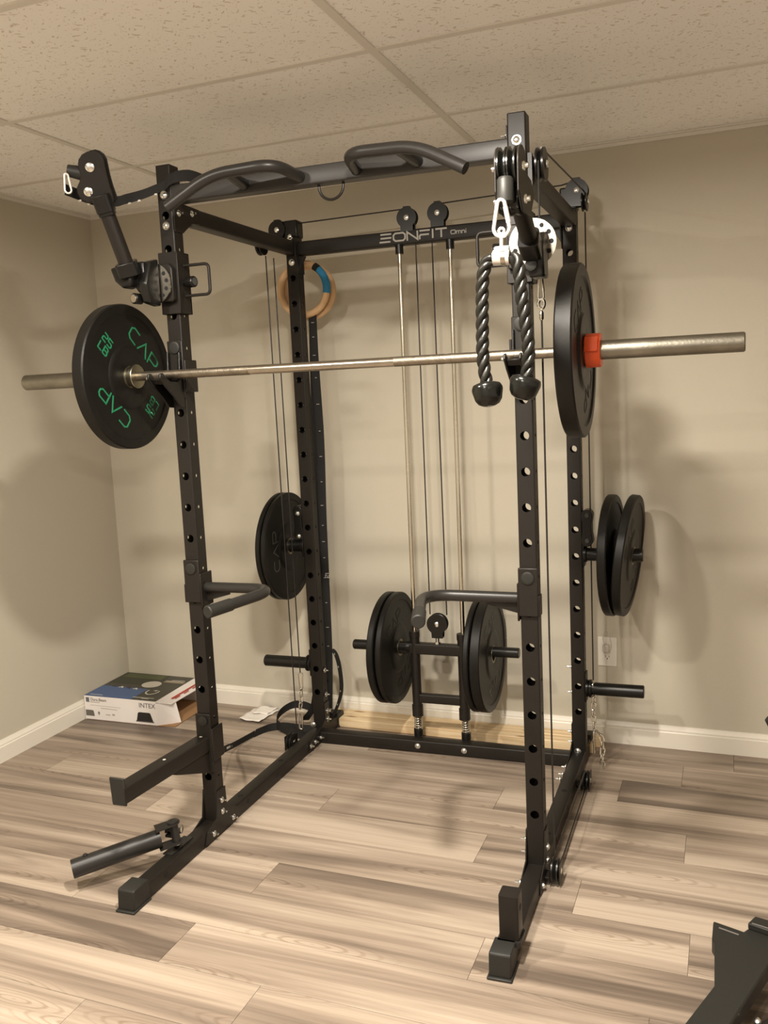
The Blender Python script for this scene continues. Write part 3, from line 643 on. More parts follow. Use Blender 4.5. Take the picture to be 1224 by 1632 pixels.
# ================================================================== DIP HANDLES
def dip(e, s_, label, ls):
    t = thing('dip_handle', rk((e, .02, .80)), label, 'dip handle', 'dip handles on the front uprights')
    bb = B(); bb.box((e - .028, -.009, .800), (e + .028, -.0015, .940)); bb.build('front_plate', BLACK, t, bev=.003)
    bb = B(); a, c_ = sorted((e + s_ * .0265, e + s_ * .0325)); bb.box((a, -.008, .785), (c_, .060, .895)); bb.build('side_plate', BLACK, t, bev=.003)
    a, c_ = sorted((e - s_ * .0265, e - s_ * .0315)); bb = B(); bb.box((a, -.008, .80), (c_, .03, .86)); bb.build('rear_lip', BLACK, t, bev=.002)
    g = lambda x: e + s_ * (x - .025)
    pts = fillet([(g(.056), .024, .846), (g(.335), -.020, .858), (g(.255), -.292, .850)], .10, 12)
    bb = B(); bb.tube(pts, .0165, 20); h = bb.build('handle', TUBEB, t)
    d = (pts[-1] - pts[-2]).normalized()
    bb = B(); bb.lathe([(0, .0165), (.0015, .019), (.088, .019), (.091, .016)], pts[-1] - d * .090 + Vector((0, 0, 0)), d, 24); sub('rubber_end', bb, CAPB, h)
    bb = B(); bb.prism([(g(.056), .026, .835), (g(.15), .012, .838), (g(.15), .012, .828), (g(.056), .026, .800)], (0, -.004, 0)); bb.build('gusset', BLACK, t)
    bb = B(); bb.lathe([(0, .018), (.004, .018), (.005, .0155), (.0055, .011)], (e, -.009, .912), (0, -1, 0), 26); bb.build('locking_pin', CAPB, t)
dip(.025, 1, 'bent black dip handle on the front left upright, reaching right at mid height', 0)
dip(W - .025, -1, 'bent black dip handle on the front right upright, reaching left above the weight carriage', 1)

# ================================================================== SPOTTER ARM (left) and LANDMINE
t = thing('spotter_arm', rk((.0, -.2, .22)), 'black flat spotter arm jutting forward from the front left upright', 'spotter arm')
uo = -.003
bb = B(); bb.rbar((uo + .022, -.002, .322), (uo - .010, -.405, .322), .050, .050, (1, 0, 0)); bb.mi = 1
for v, uu in ((-.01, .015), (-.20, .004), (-.385, -.012)): bb.cyl((uu, v, .3472), (uu, v, .3476), .005, 12)
bb.build('arm_tube', [BLACK, LPRINT], t)
bb = B(); bb.prism([(uo - .003 + .003, -.002, .222), (uo - .003, -.002, .300), (uo - .018, -.20, .300), (uo - .018, -.17, .285)], (.044, 0, 0)); bb.build('gusset', BLACK, t)
bb = B(); bb.prism([(uo - .037, -.400, .376), (uo + .013, -.400, .376), (uo + .016, -.400, .292), (uo - .032, -.400, .292)], (0, -.007, 0)); bb.build('end_plate', CAPB, t, bev=.003)
bb = B(); bb.box((-.003, -.008, .225), (.053, -.0015, .425)); bb.build('front_plate', BLACK, t, bev=.003)
bb = B(); bb.box((.0515, -.008, .265), (.058, .058, .375)); bb.build('side_plate', BLACK, t, bev=.003)
bb = B(); bb.lathe([(0, .016), (.004, .016), (.005, .013)], (.027, -.008, .402), (0, -1, 0), 24); bb.build('locking_pin', CAPB, t)

t = thing('landmine_attachment', rk((-.06, -.32, .06)), 'black hinged landmine tube mounted on the left base rail', 'landmine attachment')
A, C = Vector((-.010, -.232, .104)), Vector((-.200, -.417, .072)); ax = (C - A).normalized()
bb = B(); bb.lathe([(0, .0285), (.262, .0285), (.262, .0262), (.01, .0262)], A, ax, 32, True); bb.build('tube', TUBEB, t)
bb = B(); bb.lathe([(0, .007), (.005, .007), (.007, .004)], A + ax * .222 + Vector((0, 0, .0275)), (0, 0, 1), 14); bb.build('knob', TUBEB, t)
side = ax.cross(Vector((0, 0, 1))).normalized(); up_ = side.cross(ax)
hc = A - ax * .045
for z_ in (.032, -.032):
    bb = B(); cc_ = hc + up_ * z_
    pts = [cc_ + side * (.021 * cos(a)) - ax * (.021 * sin(a)) for a in [k * pi / 10 for k in range(11)]] + [cc_ - side * .024 + ax * .055, cc_ + side * .024 + ax * .055]
    bb.prism(pts, up_ * .004); bb.build('clevis_plate', TUBEB, t)
bb = B(); bb.cyl(hc - up_ * .034, hc + up_ * .038, .013, 18); bb.lathe([(0, .017), (.004, .017), (.006, .011)], hc + up_ * .037, up_, 20); bb.build('hinge_pin', TUBEB, t)
bb = B(); bb.lathe([(0, .010), (.005, .010), (.008, .006)], hc - up_ * .034, -up_, 14); bb.build('nut', CHROME, t)
bb = B(); bb.box((-.012, -.205, .092), (.012, -.165, .100)); bb.prism([(-.004, -.235, .0515), (.030, -.235, .0515), (.030, -.120, .0515), (-.004, -.120, .0515)], (0, 0, .004)); bb.cyl((.008, -.178, .055), (.008, -.178, .115), .010, 16)
bb.tube([(-.020, -.193, .108), (.008, -.178, .108)], .009, 12); bb.build('pivot_bracket', TUBEB, t)
bb = B(); bb.lathe([(0, .014), (.010, .014), (.012, .010)], (.018, -.175, .108), (1, .3, 0), 8); bb.build('bolt_head', CHROME, t)

# ================================================================== CABLE ARMS
def frame(t_, n_):
    t_ = Vector(t_).normalized(); n_ = Vector(n_); n_ = (n_ - t_ * n_.dot(t_)).normalized(); return t_, n_, t_.cross(n_)
def trolley(t, e, s_, z):
    """sleeve on an upright whose centre line is at u=e; s_ = +1 when the inside of the rack is toward +u"""
    bb = B(); o = .0035; w_ = .005
    for a, c_ in (((e - .025 - o - w_, -o - w_), (e + .025 + o + w_, -o)), ((e - .025 - o - w_, .05 + o), (e + .025 + o + w_, .05 + o + w_)), ((e - .025 - o - w_, -o), (e - .025 - o, .05 + o)), ((e + .025 + o, -o), (e + .025 + o + w_, .05 + o))):
        bb.box((a[0], a[1], z - .095), (c_[0], c_[1], z + .092))
    tr = bb.build('trolley', BLACK, t, bev=.0015)
    bb = B(); bb.prism([(e + x, -.0085, z + zz) for x, zz in ((-.026, -.060), (.020, -.060), (.026, -.052), (.026, .040), (.014, .056), (-.016, .056), (-.026, .046))], (0, -.022, 0)); sub('front_block', bb, BLACK, tr, bev=.004)
    x0 = e + s_ * .0335
    bb = B(); pts = fillet([(x0 - s_ * .002, .025, z + .052), (x0 + s_ * .088, .025, z + .052), (x0 + s_ * .088, .025, z - .040), (x0 - s_ * .002, .025, z - .040)], .016, 6); bb.tube(pts, .0048, 10); sub('grab_handle', bb, BLACK, tr)
    bb = B(); bb.lathe([(0, .008), (.014, .008), (.015, .016), (.020, .0175), (.040, .0175), (.043, .015)], (x0, .020, z + .0), (s_, -.15, 0), 20); k_ = sub('knob', bb, PLAST, tr)
    bb = B(); bb.lathe([(0, .0115), (.001, .0115)], Vector((x0, .020, z)) + Vector((s_, -.15, 0)).normalized() * .0432, (s_, -.15, 0), 20); sub('knob_badge', bb, DGREY, k_)
def arm_disc(t, c, angles):
    c = Vector(c); bb = B(); bb.lathe([(-.003, .062), (.003, .062)], c, (0, -1, 0), 56)
    o = bb.build('index_disc', DISCM, t, label='shiny steel disc')
    hb = B()
    for a in angles: hb.lathe([(0, .0062), (.0004, .0062)], c + Vector((.049 * cos(a), -.0031, .049 * sin(a))), (0, -1, 0), 14)
    sub('index_hole', hb, HOLEB, o); return o
# --- left arm, swung up and out
t = thing('cable_arm', rk((-.02, -.12, 1.72)), 'black swivelling cable arm on the front left upright, raised up to the left', 'cable arm', 'cable arms on the front uprights')
trolley(t, .025, 1, 1.812); arm_disc(t, (-.010, -.040, 1.808), [radians(a) for a in (62, 35, 8, -20, -48, 120, 150)])
J, Hh = Vector((-.033, -.125, 1.838)), Vector((-.053, -.238, 2.116))
bb = B(); bb.prism([(-.012, -.046, 1.880), (-.012, -.090, 1.868), (-.012, -.118, 1.800), (-.012, -.100, 1.745), (-.012, -.046, 1.738)], (.030, 0, 0)); bb.prism([(-.060, -.062, 1.832), (-.018, -.060, 1.868), (.004, -.060, 1.868), (.004, -.060, 1.775), (-.020, -.060, 1.775)], (0, -.045, 0))
bb.build('swivel_bracket', PLAST, t, bev=.006)
bb = B(); bb.prism([(-.093, -.088, 1.852), (-.035, -.088, 1.858), (-.018, -.088, 1.828), (-.022, -.088, 1.795), (-.052, -.088, 1.788), (-.078, -.088, 1.810)], (0, -.050, 0)); bb.build('clevis', PLAST, t, bev=.008)
bb = B(); bb.lathe([(0, .010), (.020, .010), (.021, .0165), (.046, .0165), (.049, .014)], (-.030, -.055, 1.762), (-.25, -1, 0), 24); kb = bb.build('locking_knob', PLAST, t)
bb = B(); bb.lathe([(0, .0125), (.001, .012)], Vector((-.030, -.055, 1.762)) + Vector((-.25, -1, 0)).normalized() * .0488, (-.25, -1, 0), 24); sub('knob_badge', bb, DISCM, kb, label='silver badge')
td, n_, w_ = frame(Hh - J, (.419, -.845, -.331))
bb = B(); bb.tube([J - td * .01, J + td * .215], .0215, 22); bb.build('arm_tube', BLACK, t)
bb = B(); bb.rbar(J + td * .175, J + td * .225, .052, .050, n_, .010); bb.rbar(J + td * .165, J + td * .180, .046, .046, n_, .010); bb.build('tube_socket', PLAST, t, bev=.002)
bb = B(); bb.rbar(J - td * .012, J + td * .028, .060, .060, n_, .010); bb.build('pivot_block', PLAST, t, bev=.002)
HL = [(-0.075, -0.257, 2.135), (-0.063, -0.256, 2.148), (-0.048, -0.251, 2.155), (-0.036, -0.246, 2.157), (-0.026, -0.24, 2.154), (-0.018, -0.232, 2.146), (-0.014, -0.226, 2.134), (-0.016, -0.219, 2.115), (-0.018, -0.211, 2.092), (-0.018, -0.201, 2.064), (-0.017, -0.19, 2.038), (-0.019, -0.187, 2.028), (-0.034, -0.19, 2.019), (-0.051, -0.198, 2.017), (-0.068, -0.209, 2.023), (-0.087, -0.22, 2.027), (-0.097, -0.229, 2.036), (-0.103, -0.237, 2.05), (-0.101, -0.242, 2.064), (-0.089, -0.242, 2.081), (-0.082, -0.245, 2.097), (-0.082, -0.25, 2.11), (-0.08, -0.254, 2.124)]
for off_, nm in ((0, 'head_plate'), (-.050, 'head_plate')):
    bb = B(); bb.prism([Vector(p) + n_ * (off_ - .004) for p in HL], n_ * .006); hp = bb.build(nm, BLACK, t, bev=.002)
for c_ in ((-.053, -.238, 2.116), (-.075, -.225, 2.054)):
    c_ = Vector(c_); bb = B(); bb.lathe([(-.009, .033), (-.005, .033), (0, .027), (.005, .033), (.009, .033)], c_ - n_ * .036, n_, 30); bb.lathe([(-.009, .033), (-.005, .033), (0, .027), (.005, .033), (.009, .033)], c_ - n_ * .015, n_, 30); bb.build('pulley_wheel', PLAST, t)
    bb = B(); bb.lathe([(0, .0125), (.003, .0125), (.0055, .008), (.006, .003)], c_ + n_ * .002, n_, 20); bb.build('bolt', CHROME, t)
a_, c_ = Vector((-.084, -.247, 2.100)) - n_ * .02, Vector((-.114, -.265, 2.107)) - n_ * .02
bb = B(); bb.tube([a_ + (a_ - c_) * .6, a_, c_], [.020, .020, .0165], 20); bb.build('cable_stopper', CAPB, t)
# --- right arm, swung toward the viewer
t = thing('cable_arm', rk((W, -.12, 1.72)), 'black swivelling cable arm on the front right upright, holding the rope', 'cable arm', 'cable arms on the front uprights')
trolley(t, W - .025, -1, 1.818); arm_disc(t, (W + .020, -.045, 1.818), [radians(a) for a in (60, 30, 0, -30, -60, 200, 232)])
J, Hh = Vector((1.170, -.150, 1.800)), Vector((1.184, -.42, 1.925))
bb = B(); bb.prism([(1.157, -.050, 1.845), (1.157, -.095, 1.835), (1.157, -.125, 1.800), (1.157, -.112, 1.722), (1.157, -.050, 1.722)], (.040, 0, 0)); bb.build('swivel_bracket', PLAST, t, bev=.006)
td, n_, w_ = frame(Hh - J, (1, 0, 0))
bb = B(); bb.tube([J - td * .03, J + td * .20], .0215, 22); bb.build('arm_tube', BLACK, t)
bb = B(); bb.rbar(J - td * .035, J + td * .03, .052, .056, n_, .010); bb.build('pivot_block', PLAST, t, bev=.002)
bb = B(); bb.lathe([(0, .0155), (.004, .0155), (.006, .012)], (1.166, -.122, 1.752), (0, -1, 0), 24); bb.build('locking_knob', CAPB, t)
bb = B(); bb.rbar(J + td * .17, J + td * .225, .050, .052, n_, .010); bb.build('tube_socket', PLAST, t, bev=.002)
for off_ in (-.0265, .0235):
    o_ = Hh + Vector((off_, 0, 0)); pts = [o_ + Vector((0, .045 * cos(a), .045 * sin(a))) for a in [radians(-10 + 200 * k / 14) for k in range(15)]]
    pts += [o_ + Vector((0, -.046, -.06)), o_ + Vector((0, -.010, -.098)), o_ + Vector((0, .075, -.095)), o_ + Vector((0, .125, -.04)), o_ + Vector((0, .09, -.012))]
    bb = B(); bb.prism(pts, (.005, 0, 0)); bb.build('head_plate', BLACK, t, bev=.002)
for dz, dv in ((0, 0), (-.068, .012)):
    bb = B()
    for du in (-.012, .009): bb.lathe([(-.0095, .044 - .01 * (dz < 0)), (-.006, .044 - .01 * (dz < 0)), (0, .032), (.006, .044 - .01 * (dz < 0)), (.0095, .044 - .01 * (dz < 0))], Hh + Vector((du, dv, dz)), (1, 0, 0), 36)
    bb.build('pulley_wheel', RUBBER_G, t)
    for sgn in (-1, 1):
        bb = B(); bb.lathe([(0, .011), (.004, .0105), (.006, .0065), (.013, .006)], Hh + Vector((sgn * .0275, dv, dz)), (sgn, 0, 0), 14); bb.build('bolt', CHROME, t)
bb = B(); bb.lathe([(0, .014), (.006, .0185), (.040, .0195), (.052, .0185), (.056, .014)], (1.180, -.455, 1.898), (0, 0, -1), 26); bb.build('cable_stopper', CAPB, t)

# ================================================================== CARABINERS, CHAINS
def carabiner(c, axis, side, Lh, wd1, wd2, r, label, mt=CHROMED, group=None):
    c, a, s_ = Vector(c), Vector(axis).normalized(), Vector(side).normalized(); h = Lh / 2
    t = thing('carabiner', rk(c - a * h), label, 'carabiner', group)
    top = arc(c + a * (h - wd1 / 2), s_, a, wd1 / 2, 0, pi, 8); bot = arc(c - a * (h - wd2 / 2), s_, a, wd2 / 2, pi, 2 * pi, 8)
    bb = B(); bb.tube(top + bot, r, 10, True); bb.build('hook_body', mt, t)
    p0 = c + a * (h - wd1 / 2) * .75 + s_ * (wd1 / 2 * .88 + wd2 / 2 * .12); p1 = c - a * (h - wd2 / 2) * .55 + s_ * (wd1 / 2 * .2 + wd2 / 2 * .8)
    bb = B(); bb.tube([p0, p1], r * 1.25, 10); bb.build('gate', mt, t); return t
CARW = mat('bright_zinc', (.95, .93, .88), .35, .75)
carabiner((1.1725, -.470, 1.810), (0, 0, 1), (1, -.1, 0), .078, .017, .036, .0042, 'large silver carabiner between the right cable arm and the rope', CARW)
carabiner((-.116, -.262, 2.074), (.1, -.2, 1), (.8, .6, 0), .052, .010, .018, .0027, 'small silver carabiner at the tip of the raised left cable arm', CARW)
carabiner((W + .030, -.002, 1.712), (0, 0, 1), (1, 0, .1), .075, .009, .014, .0028, 'slim silver carabiner under the right cable arm', CHROMED)
bb = B(); bb.lathe([(0, .0035), (.006, .006), (.02, .006), (.026, .0035)], (W + .030, 0, 1.646), (0, 0, -1), 12); bb.tube([Vector((W + .030 + .008 * cos(a), 0, 1.664 + .013 * sin(a))) for a in [k * pi / 9 for k in range(18)]], .0045, 10, True); bb.build('cable_eye', CHROMED, rack)
def chain(pts, label, group, pitch=.025, name='chain'):
    path = smooth_path(pts, 12); L_ = [0]
    for i in range(1, len(path)): L_.append(L_[-1] + (path[i] - path[i - 1]).length)
    bb = B(); k = 0; s = pitch / 2
    while s < L_[-1]:
        i = max(j for j in range(len(L_)) if L_[j] <= s); i = min(i, len(path) - 2); f = (s - L_[i]) / (L_[i + 1] - L_[i]); c = path[i].lerp(path[i + 1], f); a = (path[i + 1] - path[i]).normalized()
        ref = Vector((1, -.3, .1)) if k % 2 else Vector((.3, 1, 0)); sd = (ref - a * ref.dot(a)).normalized(); h, r_ = .0105, .0078
        bb.tube(arc(c + a * h * .75, sd, a, r_, 0, pi, 6) + arc(c - a * h * .75, sd, a, r_, pi, 2 * pi, 6), .0028, 7, True); s += pitch; k += 1
    return bb.build(name, CHROMED, None, label=label, cat='chain', group=group)
carabiner((-.030, .816, .262), (.0, 0, 1), (1, .3, 0), .070, .018, .012, .0024, 'silver carabiner above the chain by the rear left upright', CHROMED)
chain([(-.030, .812, .222), (-.030, .808, .180), (-.032, .802, .15)], 'short silver chain hanging under a carabiner by the rear left upright', None)
carabiner((-.030, .795, .095), (0, 0, 1), (1, .2, 0), .072, .014, .014, .0028, 'silver quick link at the bottom of the left chain', CHROMED)
chain([(W + .030, D - .035, .315), (W + .031, D - .035, .25), (W + .029, D - .037, .20), (W + .032, D - .04, .14)], 'silver chain hanging straight down beside the rear right upright', None)
chain([(W + .036, D - .045, .135), (W + .058, D - .055, .115), (W + .064, D - .06, .075), (W + .062, D - .07, .035), (W + .065, D - .075, .010)], 'loose silver chain tail drooping to the floor by the rear right upright', None)
carabiner((W + .032, D - .06, .095), (0, 0, 1), (0, 1, .1), .090, .012, .014, .003, 'silver quick link hanging by the low pulley at the rear right', CHROMED)

# ================================================================== TRICEP ROPE
t = thing('tricep_rope', rk((1.17, -.47, 1.40)), 'black twisted triceps rope with two rubber ends hanging from the right cable arm', 'triceps rope')
bb = B(); bb.tube([(1.172, -.470, 1.779), (1.171, -.472, 1.742)], .0042, 10); bb.tube(arc((1.172, -.470, 1.783), (1, 0, 0), (0, 0, 1), .006, 0, 2 * pi, 12)[:-1], .003, 8, True); bb.lathe([(0, .009), (.03, .009)], (1.158, -.472, 1.742), (1, 0, 0), 14)
bb.build('hanger_stem', CARW, t)
bb = B(); bb.lathe([(0, .0135), (0, .0165), (.036, .0165), (.036, .0135)], (1.153, -.470, 1.7275), (1, 0, -.05), 28, True); bb.build('clamp_barrel', CARW, t)
bb = B(); bb.lathe([(0, .0176), (.010, .0176)], (1.171, -.470, 1.7266), (1, 0, -.05), 28); bb.build('clamp_ring', DISCM, t)
def rope(pts, name):
    path = smooth_path(pts, 14); bb = B(); R0, rs = .0070, .0080
    Ls = [0]
    for i in range(1, len(path)): Ls.append(Ls[-1] + (path[i] - path[i - 1]).length)
    nr = None; fr = []
    for i in range(len(path)):
        a = (path[min(i + 1, len(path) - 1)] - path[max(i - 1, 0)]).normalized()
        nr = Vector((0, -1, 0)) if nr is None else nr; nr = (nr - a * nr.dot(a)).normalized(); fr.append((nr.copy(), a.cross(nr)))
    for q in range(3):
        bb.tube([path[i] + R0 * (cos(2 * pi * (q / 3 + Ls[i] / .080)) * fr[i][0] + sin(2 * pi * (q / 3 + Ls[i] / .080)) * fr[i][1]) for i in range(len(path))], rs, 12)
    return bb.build(name, ROPEM, t)
rope([(1.150, -.470, 1.728), (1.136, -.470, 1.716), (1.129, -.47, 1.694), (1.125, -.47, 1.655), (1.123, -.47, 1.582), (1.122, -.47, 1.513), (1.127, -.47, 1.465), (1.130, -.47, 1.445)], 'rope_strand')
rope([(1.192, -.47, 1.726), (1.203, -.47, 1.716), (1.209, -.47, 1.691), (1.212, -.47, 1.644), (1.219, -.47, 1.589), (1.224, -.47, 1.535), (1.223, -.47, 1.494), (1.217, -.47, 1.458)], 'rope_strand')
def knob(c, d):
    bb = B(); c, d = Vector(c), Vector(d).normalized(); bb.lathe([(0, .010), (.0, .024), (.003, .0315), (.010, .0345), (.016, .0345), (.036, .0300), (.045, .0240), (.050, .014), (.051, .004)], c, d, 32); return bb.build('rubber_end', RUBBER_G, t, ang=60)
knob((1.128, -.470, 1.455), (.16, -.20, -1)); knob((1.219, -.470, 1.466), (-.26, -.12, -1))

# ================================================================== GYM RINGS AND STRAPS
def ring(c, n, a0, label, tape):
    c, n = Vector(c), Vector(n).normalized(); t = thing('gym_ring', rk(c - Vector((0, 0, .117))), label, 'gym ring', 'wooden gym rings behind the rear left upright')
    e1 = Vector((0, 0, 1)).cross(n).normalized(); e2 = n.cross(e1)
    bb = B(); bb.tube([c + .103 * (cos(a) * e1 + sin(a) * e2) for a in [2 * pi * k / 64 for k in range(64)]], .014, 16, True); bb.build('wooden_ring', WOODR, t)
    if tape:
        bb = B(); bb.tube([c + .103 * (cos(a) * e1 + sin(a) * e2) for a in [radians(tape[0]) + radians(tape[1] - tape[0]) * k / 20 for k in range(21)]], .0152, 16); bb.build('grip_tape', BLUE, t, label='blue tape')
        bb = B(); bb.tube([c + .103 * (cos(a) * e1 + sin(a) * e2) for a in [radians(tape[1] - 12), radians(tape[1] - 6), radians(tape[1] + 1)]], .0156, 16); bb.build('tape_band', STRAPM, t)
ring((.020, D + .050, 1.880), (0, -1, 0), 0, 'wooden gym ring wrapped with blue tape, behind the rear left upright', (-12, 58))
ring((.026, D + .092, 1.874), (.05, -1, 0), 0, 'plain wooden gym ring hanging behind the taped ring', None)
def strap_marks(path, wv, nv, spots, par, w_=.018):
    bb = B(); wv = Vector(wv).normalized(); nv = Vector(nv).normalized()
    for f, L_ in spots:
        k = f * (len(path) - 1); i = min(int(k), len(path) - 2); c = path[i].lerp(path[i + 1], k - i); a = (path[i + 1] - path[i]).normalized()
        bb.obox(c + nv * .0016, wv, a, nv, L_, .0011, .0003)
    return bb
st = thing('ring_strap', rk((.03, D + .04, 0)), 'long black numbered strap hanging behind the rear left upright and coiling on the floor', 'strap')
P1 = smooth_path([(.050, D + .058, 1.785), (.056, D + .042, 1.60), (.062, D + .040, 1.27), (.053, D + .040, .95), (.050, D + .040, .72), (.046, D + .040, .40), (.040, D + .040, .25), (.030, D + .040, .10)], 8)
bb = B(); bb.ribbon(P1, (1, .15, 0), .034, .0022); s1 = bb.build('hanging_band', STRAPM, st)
bb = strap_marks(P1, (1, .15, 0), (.15, -1, 0), [(x / 22, .006 if x % 2 else .004) for x in range(1, 17)], s1)
o_, ex, ey = Vector((.060, D + .0375, .700)), Vector((0, 0, -1)), Vector((1, .15, 0))
pth, wl = lay([(.2, [[(.1, 0), (.1, 1)]]), D2], .016, .3); bb.strokes([[(x, y - .008) for x, y in p] for p in pth], .0025, o_, ex, ey, (0, -1, 0), .0005)
sub('size_marks', bb, GREY, s1)
P2 = smooth_path([(.030, D + .10, 1.74), (.028, D + .075, 1.3), (.032, D + .07, .9), (.036, D + .06, .5), (.030, D + .055, .2), (-.01, D + .06, .035)], 8)
bb = B(); bb.ribbon(P2, (1, .1, 0), .034, .0022); bb.build('hanging_band', STRAPM, st)
P3 = smooth_path([(.058, D + .045, .365), (.074, D + .048, .345), (.088, D + .048, .29), (.093, D + .048, .20), (.080, D + .048, .14), (.052, D + .048, .075)], 8)
bb = B(); bb.ribbon(P3, (.35, .9, 0), .022, .0022); l_ = bb.build('loop_band', STRAPM, st)
bb = B(); 
for f in (8, 16, 26, 34): bb.obox(P3[f] + Vector((-.002, -.008, 0)), (1, 0, 0), (0, 0, 1), (0, 1, 0), .002, .004, .0004)
sub('size_marks', bb, GREY, l_)
P4 = smooth_path([(.0, D - .085, .020), (-.06, D - .075, .020), (-.13, D - .05, .022), (-.20, D - .005, .035), (-.215, D + .07, .055), (-.17, D + .12, .075), (-.09, D + .11, .070), (-.03, D + .07, .045), (.02, D + .02, .024)], 8)
bb = B(); bb.ribbon(P4, (.1, .1, 1), .034, .0022); bb.build('floor_coil', STRAPM, st)
P5 = smooth_path([(.02, D + .0, .022), (-.08, D - .01, .020), (-.17, D + .00, .018), (-.225, D - .03, .018), (-.255, .80, .018)], 8)
bb = B(); bb.ribbon(P5, (.2, .4, 1), .034, .0022); bb.build('floor_coil', STRAPM, st)
P6 = smooth_path([(-.11, D + .09, .018), (-.08, D + .05, .05), (-.04, D + .04, .10), (-.02, D + .03, .16)], 8)
bb = B(); bb.ribbon(P6, (1, .3, 0), .034, .0022); bb.build('floor_coil', STRAPM, st)
P7 = smooth_path([(-.255, .80, .018), (-.25, .62, .040), (-.10, .33, .16), (.030, .062, .265)], 8)
bb = B(); bb.ribbon(P7, (.1, .0, 1), .026, .0022); b7 = bb.build('taut_band', STRAPM, st)
bb = B()
for f in (.45, .62, .68, .73): 
    c = P7[int(f * (len(P7) - 1))]; bb.obox(c + Vector((.0015, -.001, 0)), (0, 1, 0), (0, 0, 1), (1, 0, 0), .007 if f > .6 else .003, .0035, .0012)
sub('size_marks', bb, GREY, b7)

st = thing('ring_strap', rk((-.02, -.18, 2.02)), 'black strap stretched from the raised left cable arm over the front left upright', 'strap')
Q = smooth_path([(-.134, -.250, 2.062), (-.137, -.200, 2.060), (-.109, -.160, 2.047), (-.055, -.130, 2.042), (-.036, -.110, 2.050), (-.004, -.060, 2.071), (.040, -.014, 2.100)], 8)
bb = B(); bb.ribbon(Q, (.15, .1, 1), .030, .0024); q_ = bb.build('stretched_band', STRAPM, st)
Q2 = smooth_path([(.040, -.014, 2.100), (.056, -.012, 2.114), (.078, -.006, 2.122), (.108, .018, 2.126), (.135, .056, 2.116)], 6)
bb = B(); bb.ribbon(Q2, (.05, .1, 1), .034, .003); bb.build('wrapped_band', STRAPM, st)
bb = B(); bb.ribbon([(.052, -.006, 2.122), (.056, .054, 2.140), (.02, .058, 2.136), (-.005, .052, 2.118), (-.006, -.004, 2.090)], (0, .1, 1), .030, .003); bb.build('wrapped_band', STRAPM, st)
bb = B()
for f in (.22, .30, .72, .80, .93):
    c = Q[int(f * (len(Q) - 1))]; bb.obox(c + Vector((.0, -.003, -.016)), (1, 0, 0), (0, 0, 1), (0, 1, 0), .005, .0025, .0015)
sub('stitched_marks', bb, LPRINT, q_)

# ================================================================== CARTON
A, Bc, C, Dd = Vector((-2.778, 3.126, 0)), Vector((-2.388, 3.136, 0)), Vector((-2.400, 3.470, 0)), Vector((-2.790, 3.466, 0)); hz = .113; UZ = Vector((0, 0, 1))
t = thing('carton', (A + Bc + C + Dd) / 4, 'flat white printed air bed carton lying open in the corner', 'box')
def wall_(P, Q_, z0, z1, th, inn, name, mt, m2=None):
    bb = B(wd); bb.prism([P + UZ * z0, Q_ + UZ * z0, Q_ + UZ * z1, P + UZ * z1], Vector(inn) * th); return bb.build(name, mt, t, smooth=False)
fr_ = wall_(A, Bc, .001, hz, .004, (0, 1, 0), 'front_panel', CARD); wall_(Dd, A, .001, hz, .004, (1, 0, 0), 'side_panel', CARD); wall_(C, Dd, .001, hz, .004, (0, -1, 0), 'back_panel', CARD)
bb = B(wd); bb.prism([p + UZ * .001 for p in (A, Bc, C, Dd)], UZ * .003); bb.build('bottom_panel', BROWN, t, smooth=False)
bb = B(wd); bb.prism([p + UZ * hz for p in (A, Bc, C, Dd)], UZ * .003); top = bb.build('top_panel', CARD, t, smooth=False)
def tp(a, c, lift=.0032): return A.lerp(Bc, a).lerp(Dd.lerp(C, a), c) + UZ * (hz + lift)
def region(a0, a1, c0, c1, lift, mt, nm, par=None, pts=None):
    bb = B(wd); bb.prism([tp(*q, lift) for q in (pts or ((a0, c0), (a1, c0), (a1, c1), (a0, c1)))], UZ * .0003); return sub(nm, bb, mt, par or top)
region(0, 1, 0, 1, .0031, DARKP, 'printed_panel'); region(0, .66, .55, 1, .0035, OLIVE, 'printed_photo'); region(.0, .66, 0.0, .42, .0035, BLUEP, 'printed_photo'); region(.05, .62, .80, .97, .0039, GREENP, 'printed_photo')
region(.70, .98, .72, .80, .0039, TANP, 'printed_text_block')
region(0, 0, 0, 0, .0039, LPRINT, 'printed_oval', pts=[(.60 + .125 * cos(a), .60 + .13 * sin(a)) for a in [2 * pi * k / 32 for k in range(32)]])
bb = B(wd); bb.strokes([[(.30 + .030 * cos(a), .115 + .038 * sin(a)) for a in [radians(-200 + 220 * k / 14) for k in range(15)]], [(.297, .125), (.312, .132), (.31, .12)]], .007, tp(0, 0, .0039), (Bc - A).normalized(), (Dd - A).normalized(), UZ, .0003); sub('printed_emblem', bb, LPRINT, top)
bb = B(wd); bb.strokes([[(.02, .02), (.09, .02)], [(.25, .03), (.36, .032)], [(.30, .022), (.34, .022)], [(.28, .26), (.37, .265)], [(.30, .275), (.37, .28)]], .0045, tp(0, 0, .004), (Bc - A).normalized(), (Dd - A).normalized(), UZ, .0003); sub('printed_text_block', bb, LPRINT, top)
for k, (x, y) in enumerate(((.055, .138), (.098, .132), (.140, .130), (.182, .126))):
    bb = B(wd); bb.strokes([[(x, y), (x + .012, y + .012), (x + .022, y - .004)]], .008, tp(0, 0, .0042), (Bc - A).normalized(), (Dd - A).normalized(), UZ, .0003); sub('printed_figure', bb, BLKP if k % 2 == 0 else LPRINT, top)
ex = (Bc - A).normalized(); fo_ = A + Vector((0, -.0006, 0)); fn = (0, -1, 0)
